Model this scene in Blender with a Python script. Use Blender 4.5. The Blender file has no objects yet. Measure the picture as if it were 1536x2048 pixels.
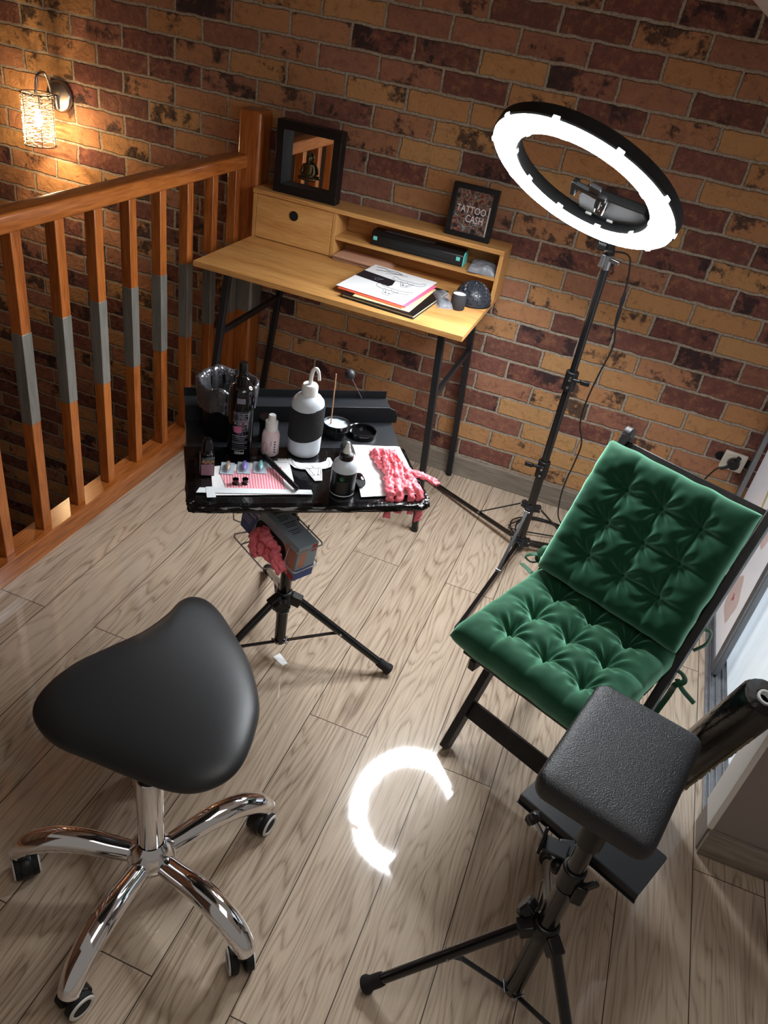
import bpy, bmesh, math, random
from mathutils import Vector, Matrix, noise
random.seed(7)
PI = math.pi
S = bpy.context.scene
COL = S.collection

# ------------------------------------------------------------------ camera, world, exposure
cam_data = bpy.data.cameras.new('camera'); cam = bpy.data.objects.new('camera', cam_data); COL.objects.link(cam)
R = ((0.92707342, -0.31371138, 0.20523168), (0.34285193, 0.48810946, -0.80262177), (0.15161606, 0.81445339, 0.56006985))
cam.matrix_world = Matrix(((*R[0], 0), (*R[1], 0), (*R[2], 1.6), (0, 0, 0, 1)))
cam_data.sensor_fit = 'VERTICAL'; cam_data.sensor_height = 36; cam_data.sensor_width = 27
cam_data.lens = 1557.17 / 2048 * 36; cam_data.clip_start = 0.05; cam_data.clip_end = 50
S.camera = cam
S.view_settings.view_transform = 'Standard'; S.view_settings.look = 'None'
S.view_settings.exposure = 0.0; S.view_settings.gamma = 1; S.view_settings.use_curve_mapping = False
world = bpy.data.worlds.new('world'); S.world = world; world.use_nodes = True
wb = world.node_tree.nodes['Background']; wb.inputs[0].default_value = (1.0, 0.90, 0.80, 1); wb.inputs[1].default_value = 0.20
RING_EMIT = 88.0
SCONCE_W = 8.0
FILL_W = 5.0
# unseen soft area lamp added under the ceiling as overhead fill
ld = bpy.data.lights.new('overhead_fill_light', 'AREA'); ld.shape = 'RECTANGLE'; ld.size = 0.5; ld.size_y = 0.8
ld.energy = FILL_W; ld.color = (1.0, 0.97, 0.93)
lo = bpy.data.objects.new('overhead_fill_light', ld); COL.objects.link(lo)
lo.location = (0.10, 0.55, 1.64); lo.rotation_euler = (0, math.radians(31), 0)

# ------------------------------------------------------------------ materials
MATS = {}
def nt(name):
    m = bpy.data.materials.new(name); m.use_nodes = True; t = m.node_tree; t.nodes.clear()
    o = t.nodes.new('ShaderNodeOutputMaterial'); b = t.nodes.new('ShaderNodeBsdfPrincipled'); t.links.new(b.outputs[0], o.inputs[0])
    MATS[name] = m
    return m, t, b
def N(t, typ, **k):
    n = t.nodes.new(typ)
    for a, v in k.items():
        if a.startswith('i_'): n.inputs[int(a[2:])].default_value = v
        else: setattr(n, a, v)
    return n
def L(t, a, b): t.links.new(a, b)
def srgb(c):
    f = lambda u: u / 12.92 if u <= 0.04045 else ((u + 0.055) / 1.055) ** 2.4
    return tuple(f(x / 255) for x in c) + (1,)
def plain(name, col, rough=0.5, metal=0, bump=0, bscale=200, sheen=0, coat=0, trans=0, alpha=1, spec=0.5, var=0, ior=1.45, sub=0):
    m, t, b = nt(name)
    c = srgb(col)
    b.inputs['Base Color'].default_value = c; b.inputs['Roughness'].default_value = rough; b.inputs['Metallic'].default_value = metal
    b.inputs['Specular IOR Level'].default_value = spec; b.inputs['IOR'].default_value = ior
    if sheen: b.inputs['Sheen Weight'].default_value = sheen; b.inputs['Sheen Roughness'].default_value = 0.35
    if coat: b.inputs['Coat Weight'].default_value = coat; b.inputs['Coat Roughness'].default_value = 0.1
    if trans: b.inputs['Transmission Weight'].default_value = trans
    if alpha < 1: b.inputs['Alpha'].default_value = alpha
    if sub: b.inputs['Subsurface Weight'].default_value = sub; b.inputs['Subsurface Radius'].default_value = (.02, .015, .012)
    tc = N(t, 'ShaderNodeTexCoord'); nz = N(t, 'ShaderNodeTexNoise'); nz.inputs['Scale'].default_value = bscale; nz.inputs['Detail'].default_value = 3
    L(t, tc.outputs['Object'], nz.inputs['Vector'])
    if bump:
        bp = N(t, 'ShaderNodeBump'); bp.inputs['Strength'].default_value = bump; bp.inputs['Distance'].default_value = 0.002
        L(t, nz.outputs[0], bp.inputs['Height']); L(t, bp.outputs[0], b.inputs['Normal'])
    if var:
        r = N(t, 'ShaderNodeMapRange'); r.inputs[3].default_value = 1 - var; r.inputs[4].default_value = 1 + var
        n2 = N(t, 'ShaderNodeTexNoise'); n2.inputs['Scale'].default_value = 14; L(t, tc.outputs['Object'], n2.inputs['Vector'])
        L(t, n2.outputs[0], r.inputs[0]); mx = N(t, 'ShaderNodeVectorMath', operation='SCALE'); mx.inputs[0].default_value = c[:3]
        L(t, r.outputs[0], mx.inputs['Scale']); L(t, mx.outputs[0], b.inputs['Base Color'])
    return m
def emis(name, col, s):
    m, t, b = nt(name); b.inputs['Base Color'].default_value = (1, 1, 1, 1)
    b.inputs['Emission Color'].default_value = (*col, 1); b.inputs['Emission Strength'].default_value = s
    return m
def math_(t, op, a, b=None, c=None):
    n = N(t, 'ShaderNodeMath', operation=op)
    for i, v in enumerate((a, b, c)):
        if v is None: continue
        if isinstance(v, (int, float)): n.inputs[i].default_value = v
        else: L(t, v, n.inputs[i])
    return n.outputs[0]
def ramp(t, fac, stops, interp='LINEAR'):
    r = N(t, 'ShaderNodeValToRGB'); r.color_ramp.interpolation = interp
    e = r.color_ramp.elements
    while len(e) < len(stops): e.new(0.5)
    for k, (p, c) in enumerate(stops): e[k].position = p; e[k].color = c if len(c) == 4 else srgb(c)
    L(t, fac, r.inputs[0]); return r.outputs[0]
def mixc(t, fac, a, b, mode='MIX'):
    n = N(t, 'ShaderNodeMix', data_type='RGBA', blend_type=mode)
    if isinstance(fac, (int, float)): n.inputs[0].default_value = fac
    else: L(t, fac, n.inputs[0])
    for i, v in ((6, a), (7, b)):
        if isinstance(v, tuple): n.inputs[i].default_value = v
        else: L(t, v, n.inputs[i])
    return n.outputs[2]

def brick_mat():
    m, t, b = nt('brick_slips')
    tc = N(t, 'ShaderNodeTexCoord'); sp = N(t, 'ShaderNodeSeparateXYZ'); L(t, tc.outputs['Object'], sp.inputs[0])
    # slight waviness of the joints
    nw = N(t, 'ShaderNodeTexNoise'); nw.inputs['Scale'].default_value = 22; nw.inputs['Detail'].default_value = 3; L(t, tc.outputs['Object'], nw.inputs['Vector'])
    wv = math_(t, 'MULTIPLY', math_(t, 'SUBTRACT', nw.outputs[0], 0.5), 0.012)
    x = math_(t, 'ADD', sp.outputs[0], wv); z = math_(t, 'ADD', sp.outputs[2], math_(t, 'MULTIPLY', wv, 1.0))
    CW, CH = 0.2165, 0.0725
    rz = math_(t, 'DIVIDE', math_(t, 'SUBTRACT', z, 1.394), CH); row = math_(t, 'FLOOR', rz); fz = math_(t, 'FRACT', rz)
    par = math_(t, 'FLOORED_MODULO', row, 2.0)
    rx = math_(t, 'ADD', math_(t, 'DIVIDE', math_(t, 'ADD', x, 1.09), CW), math_(t, 'MULTIPLY', par, 0.5))
    col = math_(t, 'FLOOR', rx); fx = math_(t, 'FRACT', rx)
    cx = N(t, 'ShaderNodeCombineXYZ'); L(t, col, cx.inputs[0]); L(t, row, cx.inputs[1])
    wn = N(t, 'ShaderNodeTexWhiteNoise', noise_dimensions='2D'); L(t, cx.outputs[0], wn.inputs['Vector'])
    sc = N(t, 'ShaderNodeSeparateColor'); L(t, wn.outputs['Color'], sc.inputs[0])
    # distance from the brick's edge in metres
    dx = math_(t, 'MULTIPLY', math_(t, 'MINIMUM', fx, math_(t, 'SUBTRACT', 1.0, fx)), CW)
    dz = math_(t, 'MULTIPLY', math_(t, 'MINIMUM', fz, math_(t, 'SUBTRACT', 1.0, fz)), CH)
    d = math_(t, 'MINIMUM', dx, dz)
    nj = N(t, 'ShaderNodeTexNoise'); nj.inputs['Scale'].default_value = 90; nj.inputs['Detail'].default_value = 4; L(t, tc.outputs['Object'], nj.inputs['Vector'])
    dj = math_(t, 'ADD', d, math_(t, 'MULTIPLY', math_(t, 'SUBTRACT', nj.outputs[0], 0.5), 0.004))
    mr = N(t, 'ShaderNodeMapRange', interpolation_type='SMOOTHSTEP'); mr.inputs[1].default_value = 0.0036; mr.inputs[2].default_value = 0.0066; L(t, dj, mr.inputs[0])
    mask = mr.outputs[0]
    base = ramp(t, sc.outputs[0], [(0.0, (196, 152, 102)), (0.30, (188, 138, 94)), (0.45, (178, 128, 96)), (0.60, (160, 112, 92)), (0.70, (134, 88, 78)), (0.86, (114, 72, 66)), (1.0, (118, 80, 70))])
    # cloudy burnt face inside each brick
    cv = N(t, 'ShaderNodeVectorMath', operation='ADD'); L(t, tc.outputs['Object'], cv.inputs[0])
    sv = N(t, 'ShaderNodeVectorMath', operation='SCALE'); L(t, wn.outputs['Color'], sv.inputs[0]); sv.inputs['Scale'].default_value = 7; L(t, sv.outputs[0], cv.inputs[1])
    n1 = N(t, 'ShaderNodeTexNoise'); n1.inputs['Scale'].default_value = 40; n1.inputs['Detail'].default_value = 7; n1.inputs['Roughness'].default_value = 0.72; L(t, cv.outputs[0], n1.inputs['Vector'])
    n2 = N(t, 'ShaderNodeTexNoise'); n2.inputs['Scale'].default_value = 9; n2.inputs['Detail'].default_value = 5; n2.inputs['Roughness'].default_value = 0.7; L(t, cv.outputs[0], n2.inputs['Vector'])
    hi = N(t, 'ShaderNodeMapRange'); hi.inputs[1].default_value = 0.5; hi.inputs[2].default_value = 0.72; L(t, n1.outputs[0], hi.inputs[0])
    c1 = mixc(t, math_(t, 'MULTIPLY', hi.outputs[0], 0.55), base, srgb((192, 138, 94)))
    lo_ = N(t, 'ShaderNodeMapRange'); lo_.inputs[1].default_value = 0.47; lo_.inputs[2].default_value = 0.33; L(t, n1.outputs[0], lo_.inputs[0])
    c2 = mixc(t, math_(t, 'MULTIPLY', lo_.outputs[0], 0.4), c1, srgb((92, 52, 44)))
    # charcoal patches on about a third of the bricks
    dk = N(t, 'ShaderNodeMapRange', interpolation_type='SMOOTHSTEP'); dk.inputs[1].default_value = 0.51; dk.inputs[2].default_value = 0.60; L(t, n2.outputs[0], dk.inputs[0])
    pick = math_(t, 'GREATER_THAN', sc.outputs[1], 0.48)
    c3 = mixc(t, math_(t, 'MULTIPLY', math_(t, 'MULTIPLY', dk.outputs[0], pick), math_(t, 'ADD', 0.45, math_(t, 'MULTIPLY', n1.outputs[0], 0.8))), c2, srgb((48, 42, 46)))
    nm = N(t, 'ShaderNodeTexNoise'); nm.inputs['Scale'].default_value = 160; nm.inputs['Detail'].default_value = 4; L(t, tc.outputs['Object'], nm.inputs['Vector'])
    mort = ramp(t, nm.outputs[0], [(0.3, (142, 128, 114)), (0.7, (186, 172, 154))])
    fin = mixc(t, mask, mort, c3)
    L(t, fin, b.inputs['Base Color']); b.inputs['Roughness'].default_value = 0.85; b.inputs['Specular IOR Level'].default_value = 0.25
    # relief: rounded brick faces with creases
    nf = N(t, 'ShaderNodeTexNoise'); nf.inputs['Scale'].default_value = 26; nf.inputs['Detail'].default_value = 6; nf.inputs['Roughness'].default_value = 0.6; nf.inputs['Distortion'].default_value = 1.6; L(t, cv.outputs[0], nf.inputs['Vector'])
    h = math_(t, 'ADD', math_(t, 'MULTIPLY', mask, 1.0), math_(t, 'ADD', math_(t, 'MULTIPLY', math_(t, 'MULTIPLY', nf.outputs[0], mask), 1.1), math_(t, 'MULTIPLY', nm.outputs[0], 0.12)))
    bp = N(t, 'ShaderNodeBump'); bp.inputs['Strength'].default_value = 0.9; bp.inputs['Distance'].default_value = 0.006
    L(t, h, bp.inputs['Height']); L(t, bp.outputs[0], b.inputs['Normal'])
    return m
def plank_mat(name='laminate', grey=False, W=0.1655, LEN=1.42, swap=False):
    m, t, b = nt(name)
    tc = N(t, 'ShaderNodeTexCoord'); sp = N(t, 'ShaderNodeSeparateXYZ'); L(t, tc.outputs['Object'], sp.inputs[0])
    X, Y = sp.outputs[0], sp.outputs[1]
    rx = math_(t, 'DIVIDE', math_(t, 'ADD', X, 0.2665), W); row = math_(t, 'FLOOR', rx); fx = math_(t, 'FRACT', rx)
    par = math_(t, 'FLOORED_MODULO', row, 2.0)
    ry = math_(t, 'ADD', math_(t, 'DIVIDE', math_(t, 'SUBTRACT', Y, 0.60), LEN), math_(t, 'MULTIPLY', par, 0.5)); cy = math_(t, 'FLOOR', ry); fy = math_(t, 'FRACT', ry)
    cx = N(t, 'ShaderNodeCombineXYZ'); L(t, cy, cx.inputs[0]); L(t, row, cx.inputs[1])
    wn = N(t, 'ShaderNodeTexWhiteNoise', noise_dimensions='2D'); L(t, cx.outputs[0], wn.inputs['Vector'])
    sc = N(t, 'ShaderNodeSeparateColor'); L(t, wn.outputs['Color'], sc.inputs[0])
    off = N(t, 'ShaderNodeVectorMath', operation='SCALE'); L(t, wn.outputs['Color'], off.inputs[0]); off.inputs['Scale'].default_value = 13
    v0 = N(t, 'ShaderNodeVectorMath', operation='ADD'); L(t, tc.outputs['Object'], v0.inputs[0]); L(t, off.outputs[0], v0.inputs[1])
    st = N(t, 'ShaderNodeMapping'); st.inputs['Scale'].default_value = (1, 0.13, 1); L(t, v0.outputs[0], st.inputs[0])
    n0 = N(t, 'ShaderNodeTexNoise'); n0.inputs['Scale'].default_value = 9.5; n0.inputs['Detail'].default_value = 2; n0.inputs['Roughness'].default_value = 0.5; n0.inputs['Distortion'].default_value = 0.6; L(t, st.outputs[0], n0.inputs['Vector'])
    # cathedral grain: bands of equal noise height
    ring = math_(t, 'FRACT', math_(t, 'ADD', math_(t, 'MULTIPLY', n0.outputs[0], 15.0), math_(t, 'MULTIPLY', X, 46.0)))
    saw = ramp(t, ring, [(0.0, (0.3, 0.3, 0.3, 1)), (0.18, (0.75, 0.75, 0.75, 1)), (0.55, (0.85, 0.85, 0.85, 1)), (0.85, (0.55, 0.55, 0.55, 1)), (1.0, (0.25, 0.25, 0.25, 1))])
    fs = N(t, 'ShaderNodeMapping'); fs.inputs['Scale'].default_value = (1, 0.035, 1); L(t, v0.outputs[0], fs.inputs[0])
    n1 = N(t, 'ShaderNodeTexNoise'); n1.inputs['Scale'].default_value = 260; n1.inputs['Detail'].default_value = 3; L(t, fs.outputs[0], n1.inputs['Vector'])
    n2 = N(t, 'ShaderNodeTexNoise'); n2.inputs['Scale'].default_value = 3.2; n2.inputs['Detail'].default_value = 4; L(t, st.outputs[0], n2.inputs['Vector'])
    g = math_(t, 'ADD', math_(t, 'MULTIPLY', saw, 0.36), math_(t, 'ADD', math_(t, 'MULTIPLY', n1.outputs[0], 0.52), math_(t, 'MULTIPLY', n2.outputs[0], 0.42)))
    if grey: stops = [(0.3, (96, 88, 80)), (0.55, (134, 124, 114)), (0.8, (160, 150, 138))]
    else: stops = [(0.36, (98, 82, 68)), (0.50, (140, 121, 103)), (0.66, (176, 157, 137)), (0.85, (196, 178, 158))]
    c = ramp(t, g, stops)
    tone = N(t, 'ShaderNodeMapRange'); tone.inputs[3].default_value = 0.93; tone.inputs[4].default_value = 1.05; L(t, sc.outputs[2], tone.inputs[0])
    cm = N(t, 'ShaderNodeVectorMath', operation='SCALE'); L(t, c, cm.inputs[0]); L(t, tone.outputs[0], cm.inputs['Scale'])
    dx = math_(t, 'MULTIPLY', math_(t, 'MINIMUM', fx, math_(t, 'SUBTRACT', 1.0, fx)), W)
    dy = math_(t, 'MULTIPLY', math_(t, 'MINIMUM', fy, math_(t, 'SUBTRACT', 1.0, fy)), LEN)
    d = math_(t, 'MINIMUM', dx, dy)
    seam = math_(t, 'LESS_THAN', d, 0.0011)
    if grey: seam = math_(t, 'MULTIPLY', seam, 0.0)
    fin = mixc(t, seam, cm.outputs[0], srgb((62, 52, 44)))
    L(t, fin, b.inputs['Base Color'])
    rg = N(t, 'ShaderNodeTexNoise'); rg.inputs['Scale'].default_value = 30; rg.inputs['Detail'].default_value = 6; L(t, tc.outputs['Object'], rg.inputs['Vector'])
    rr = N(t, 'ShaderNodeMapRange'); rr.inputs[3].default_value = 0.03; rr.inputs[4].default_value = 0.09; L(t, rg.outputs[0], rr.inputs[0])
    L(t, rr.outputs[0], b.inputs['Roughness']) ; b.inputs['Specular IOR Level'].default_value = 0.5; b.inputs['Coat Weight'].default_value = 0.25; b.inputs['Coat Roughness'].default_value = 0.32
    if grey: b.inputs['Roughness'].default_value = 0.4
    bp = N(t, 'ShaderNodeBump'); bp.inputs['Strength'].default_value = 0.007; bp.inputs['Distance'].default_value = 0.0002
    L(t, math_(t, 'SUBTRACT', n1.outputs[0], math_(t, 'MULTIPLY', seam, 1.0)), bp.inputs['Height']); L(t, bp.outputs[0], b.inputs['Normal'])
    return m
def wood_mat(name, dark, mid, light, axis=0, rough=0.35, scale=1.0, stretch=0.08, coat=0.0, bump=0.1):
    m, t, b = nt(name)
    tc = N(t, 'ShaderNodeTexCoord'); mp = N(t, 'ShaderNodeMapping'); s = [1, 1, 1]; s[axis] = stretch; mp.inputs['Scale'].default_value = s
    L(t, tc.outputs['Object'], mp.inputs[0])
    n0 = N(t, 'ShaderNodeTexNoise'); n0.inputs['Scale'].default_value = 18 * scale; n0.inputs['Detail'].default_value = 3; n0.inputs['Distortion'].default_value = 0.6; L(t, mp.outputs[0], n0.inputs['Vector'])
    n1 = N(t, 'ShaderNodeTexNoise'); n1.inputs['Scale'].default_value = 170 * scale; n1.inputs['Detail'].default_value = 4; L(t, mp.outputs[0], n1.inputs['Vector'])
    g = math_(t, 'ADD', math_(t, 'MULTIPLY', n0.outputs[0], 0.6), math_(t, 'MULTIPLY', n1.outputs[0], 0.5))
    c = ramp(t, g, [(0.38, dark), (0.55, mid), (0.72, light)])
    L(t, c, b.inputs['Base Color']); b.inputs['Roughness'].default_value = rough
    if coat: b.inputs['Coat Weight'].default_value = coat; b.inputs['Coat Roughness'].default_value = 0.2
    bp = N(t, 'ShaderNodeBump'); bp.inputs['Strength'].default_value = bump; bp.inputs['Distance'].default_value = 0.0015
    L(t, n1.outputs[0], bp.inputs['Height']); L(t, bp.outputs[0], b.inputs['Normal'])
    return m
BRICK = brick_mat(); FLOOR = plank_mat(); SKIRT = wood_mat('skirting_laminate', (112, 102, 92), (140, 130, 118), (164, 154, 142), axis=0, rough=0.4, scale=0.7, stretch=0.10)
OAK_D = ((168, 116, 62), (196, 144, 84), (212, 164, 102))
OAK = wood_mat('oak_desk', *OAK_D, axis=0, rough=0.42)
OAKZ = wood_mat('oak_upright', *OAK_D, axis=2, rough=0.42)
RAILY = wood_mat('varnished_rail', (116, 60, 24), (156, 88, 38), (180, 108, 52), axis=1, rough=0.25, coat=0.4)
RAILZ = wood_mat('varnished_baluster', (122, 62, 24), (164, 92, 40), (188, 112, 54), axis=2, rough=0.28, coat=0.4)
STEELB = wood_mat('brushed_steel', (112, 110, 104), (132, 130, 124), (150, 148, 142), axis=2, rough=0.42, bump=0.02); STEELB.node_tree.nodes['Principled BSDF'].inputs['Metallic'].default_value = 0.35
BLKWOOD = wood_mat('black_stained_wood', (20, 18, 18), (30, 27, 27), (44, 40, 39), axis=2, rough=0.5, bump=0.25)
BLKMET = plain('black_powder_steel', (34, 36, 40), 0.38, 0.2, bump=0.05)
BLKTUBE = plain('black_gloss_tube', (16, 16, 18), 0.22, 0.1, coat=0.3)
BLKPL = plain('black_plastic', (18, 18, 20), 0.38)
RUBBER = plain('black_rubber', (20, 20, 22), 0.7, bump=0.15)
CHROME = plain('chrome', (235, 236, 240), 0.07, 1.0)
SATIN = plain('satin_steel', (170, 172, 176), 0.28, 1.0)
ALU = wood_mat('aluminium_profile', (120, 122, 126), (136, 138, 142), (150, 152, 156), axis=2, rough=0.4, bump=0.02); ALU.node_tree.nodes['Principled BSDF'].inputs['Metallic'].default_value = 0.6
LEATHER = plain('black_leatherette', (25, 28, 33), 0.45, bump=0.7, bscale=420, spec=0.6)
LEATHER2 = plain('black_stool_leatherette', (30, 33, 36), 0.46, bump=0.15, bscale=900, spec=0.65)
GREEN = plain('green_velvet', (7, 54, 32), 0.7, sheen=0.0, bump=0.08, bscale=500, spec=0.12)
_t = GREEN.node_tree; _p = _t.nodes['Principled BSDF']; _o = [n for n in _t.nodes if n.type == 'OUTPUT_MATERIAL'][0]
_sh = N(_t, 'ShaderNodeBsdfSheen'); _sh.inputs['Color'].default_value = (0.42, 0.95, 0.66, 1); _sh.inputs['Roughness'].default_value = 0.5
_ad = N(_t, 'ShaderNodeAddShader'); L(_t, _p.outputs[0], _ad.inputs[0]); L(_t, _sh.outputs[0], _ad.inputs[1]); L(_t, _ad.outputs[0], _o.inputs[0])
GREENB = plain('green_ribbon', (14, 74, 46), 0.6, sheen=0.6)
WHITE = plain('white_plastic', (228, 228, 226), 0.4)
CREAM = plain('cream_plastic', (226, 220, 206), 0.35)
TAUPE = plain('taupe_paint', (150, 138, 132), 0.8, bump=0.06, bscale=400)
WPAINT = plain('white_paint', (236, 230, 224), 0.7, bump=0.05, bscale=300)
CEIL = plain('ceiling_white', (214, 206, 200), 0.9, bump=0.1, bscale=120)
PAPER = plain('white_paper', (236, 238, 240), 0.75, bump=0.1, bscale=60)
TISSUE = plain('paper_tissue', (236, 236, 238), 0.9, bump=0.5, bscale=160)
TAPE = plain('white_tape', (222, 228, 232), 0.6, bump=0.3, bscale=200)
NITRILE = plain('coral_nitrile', (244, 122, 134), 0.38, bump=0.5, bscale=140, sub=0.15)
FILMBLK = plain('black_stretch_film', (14, 14, 16), 0.18, bump=1.0, bscale=60, coat=0.6)
CLEARISH = plain('milky_plastic', (206, 214, 222), 0.32, sub=0.35, spec=0.4)
DARK = plain('dark_interior', (12, 11, 12), 0.8)
INKLINE = plain('ink_line', (50, 56, 66), 0.7)
GREYINK = plain('grey_print', (120, 128, 140), 0.7)
TEXTW = plain('white_print', (232, 232, 236), 0.5)

# ------------------------------------------------------------------ mesh helpers
WM = {}
def box(bm, lo_, hi_, T=None):
    lo_, hi_ = Vector(lo_), Vector(hi_)
    r = bmesh.ops.create_cube(bm, size=1)['verts']
    c = (lo_ + hi_) / 2; s = hi_ - lo_
    for v in r:
        v.co = Vector((v.co.x * s.x, v.co.y * s.y, v.co.z * s.z)) + c
        if T is not None: v.co = T @ v.co
    return r
def bar(bm, a, b, w, h, up=(0, 0, 1)):
    """rectangular bar from a to b; w across, h along 'up'"""
    a, b = Vector(a), Vector(b); d = (b - a); Ln = d.length; d.normalize()
    s = d.cross(Vector(up))
    if s.length < 1e-6: s = d.cross(Vector((1, 0, 0)))
    s.normalize(); u = s.cross(d).normalized()
    T = Matrix(((s.x, d.x, u.x, a.x), (s.y, d.y, u.y, a.y), (s.z, d.z, u.z, a.z), (0, 0, 0, 1)))
    return box(bm, (-w / 2, 0, -h / 2), (w / 2, Ln, h / 2), T)
def tube(bm, pts, r, seg=12, cap=True, flat=1.0, closed=False):
    pts = [Vector(p) for p in pts]; n = len(pts)
    rs = r if isinstance(r, (list, tuple)) else [r] * n
    prev = None; rings = []
    for i, p in enumerate(pts):
        if closed: d = pts[(i + 1) % n] - pts[i - 1]
        elif i == 0: d = pts[1] - p
        elif i == n - 1: d = p - pts[i - 1]
        else: d = (pts[i + 1] - p).normalized() + (p - pts[i - 1]).normalized()
        if d.length < 1e-9: d = Vector((0, 0, 1))
        d.normalize()
        if prev is None:
            a = Vector((0, 0, 1)) if abs(d.z) < 0.9 else Vector((1, 0, 0)); x = d.cross(a).normalized()
        else:
            x = prev - d * prev.dot(d)
            if x.length < 1e-6: x = d.orthogonal()
            x.normalize()
        prev = x; y = d.cross(x)
        rings.append([bm.verts.new(p + (x * math.cos(2 * PI * k / seg) + y * math.sin(2 * PI * k / seg) * flat) * rs[i]) for k in range(seg)])
    m = n if closed else n - 1
    for i in range(m):
        A, B = rings[i], rings[(i + 1) % n]
        for k in range(seg): bm.faces.new((A[k], A[(k + 1) % seg], B[(k + 1) % seg], B[k]))
    if cap and not closed:
        bm.faces.new(list(reversed(rings[0]))); bm.faces.new(rings[-1])
    return rings
def frame_mat(o, z=(0, 0, 1), x=None):
    z = Vector(z).normalized()
    if x is None: x = z.orthogonal() if abs(z.z) < 0.999 else Vector((1, 0, 0))
    x = Vector(x); x = (x - z * x.dot(z)).normalized(); y = z.cross(x)
    o = Vector(o)
    return Matrix(((x.x, y.x, z.x, o.x), (x.y, y.y, z.y, o.y), (x.z, y.z, z.z, o.z), (0, 0, 0, 1)))
def lathe(bm, prof, o=(0, 0, 0), z=(0, 0, 1), seg=32, T=None, fn=None, a0=0, a1=2 * PI):
    T = T if T is not None else frame_mat(o, z)
    full = abs(a1 - a0 - 2 * PI) < 1e-6; cnt = seg if full else seg + 1
    rings = []
    for (r, h) in prof:
        if r < 1e-7: rings.append([bm.verts.new(T @ Vector((0, 0, h)))]); continue
        ring = []
        for k in range(cnt):
            a = a0 + (a1 - a0) * k / seg; rr, hh = (r, h) if fn is None else fn(r, h, a)
            ring.append(bm.verts.new(T @ Vector((rr * math.cos(a), rr * math.sin(a), hh))))
        rings.append(ring)
    for A, B in zip(rings, rings[1:]):
        for k in range(seg if full else seg):
            k2 = (k + 1) % seg if full else k + 1
            if len(A) == 1 and len(B) == 1: continue
            if len(A) == 1: bm.faces.new((A[0], B[k], B[k2]))
            elif len(B) == 1: bm.faces.new((A[k], B[0], A[k2]))
            else: bm.faces.new((A[k], B[k], B[k2], A[k2]))
    return rings
def prism(bm, poly, z0, z1, T=None):
    f = lambda p: (T @ Vector(p)) if T is not None else Vector(p)
    lo_ = [bm.verts.new(f((x, y, z0))) for x, y in poly]; hi_ = [bm.verts.new(f((x, y, z1))) for x, y in poly]
    n = len(poly); bm.faces.new(list(reversed(lo_))); bm.faces.new(hi_)
    for i in range(n): bm.faces.new((lo_[i], lo_[(i + 1) % n], hi_[(i + 1) % n], hi_[i]))
def rpoly(x0, y0, x1, y1, r, n=5):
    o = []
    for cx, cy, a in ((x1 - r, y0 + r, -90), (x1 - r, y1 - r, 0), (x0 + r, y1 - r, 90), (x0 + r, y0 + r, 180)):
        for k in range(n + 1):
            t = math.radians(a + 90 * k / n); o.append((cx + r * math.cos(t), cy + r * math.sin(t)))
    return o
def cyl(bm, a, b, r, seg=20, r2=None): return tube(bm, [a, b], [r, r2 if r2 is not None else r], seg)
def sphere(bm, c, r, T=None, sx=1, sy=1, sz=1, seg=20):
    v = bmesh.ops.create_uvsphere(bm, u_segments=seg, v_segments=max(8, seg // 2), radius=r)['verts']
    for p in v:
        q = Vector((p.co.x * sx, p.co.y * sy, p.co.z * sz)); p.co = ((T @ q) if T is not None else q) + Vector(c)
    return v
def catmull(pts, n=6, closed=False):
    P = [Vector(p) for p in pts]; out = []; m = len(P)
    rng = range(m if closed else m - 1)
    for i in rng:
        if closed: p0, p1, p2, p3 = P[i - 1], P[i], P[(i + 1) % m], P[(i + 2) % m]
        else: p0, p1, p2, p3 = P[max(i - 1, 0)], P[i], P[i + 1], P[min(i + 2, m - 1)]
        for k in range(n):
            t = k / n; out.append(0.5 * ((2 * p1) + (p2 - p0) * t + (2 * p0 - 5 * p1 + 4 * p2 - p3) * t * t + (3 * p1 - p0 - 3 * p2 + p3) * t ** 3))
    if not closed: out.append(P[-1])
    return out
def thing(name, label, cat, loc=(0, 0, 0), rotz=0, group=None):
    o = bpy.data.objects.new(name, None); COL.objects.link(o); o.empty_display_size = 0.05
    o.location = loc; o.rotation_euler = (0, 0, rotz); o['label'] = label; o['category'] = cat
    if group: o['group'] = group
    WM[o] = Matrix.Translation(Vector(loc)) @ Matrix.Rotation(rotz, 4, 'Z'); return o
def ob(name, bm, mat, parent=None, bevel=0, smooth=True, segs=2, label=None, local=False, sub=0, kind=None, ang=40):
    """mesh coordinates are world coordinates unless local; one mesh object"""
    me = bpy.data.meshes.new(name)
    bmesh.ops.recalc_face_normals(bm, faces=bm.faces[:])
    W = WM.get(parent, Matrix.Identity(4)) if parent else Matrix.Identity(4)
    if not local and parent: bmesh.ops.transform(bm, matrix=W.inverted(), verts=bm.verts[:])
    bm.to_mesh(me); bm.free()
    for m in (mat if isinstance(mat, (list, tuple)) else [mat]): me.materials.append(m)
    o = bpy.data.objects.new(name, me); COL.objects.link(o)
    if parent: o.parent = parent
    WM[o] = W
    if smooth:
        for p in me.polygons: p.use_smooth = True
        try: me.set_sharp_from_angle(angle=math.radians(ang))
        except Exception: pass
    if bevel:
        b = o.modifiers.new('bevel', 'BEVEL'); b.width = bevel; b.segments = segs; b.limit_method = 'ANGLE'; b.angle_limit = math.radians(35); b.harden_normals = False
    if sub:
        s = o.modifiers.new('sub', 'SUBSURF'); s.levels = sub; s.render_levels = sub
    if label: o['label'] = label
    if kind: o['kind'] = kind
    return o
def tag(o, label, cat, group=None, kind=None):
    o['label'] = label; o['category'] = cat
    if group: o['group'] = group
    if kind: o['kind'] = kind
    return o
def B(): return bmesh.new()
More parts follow.
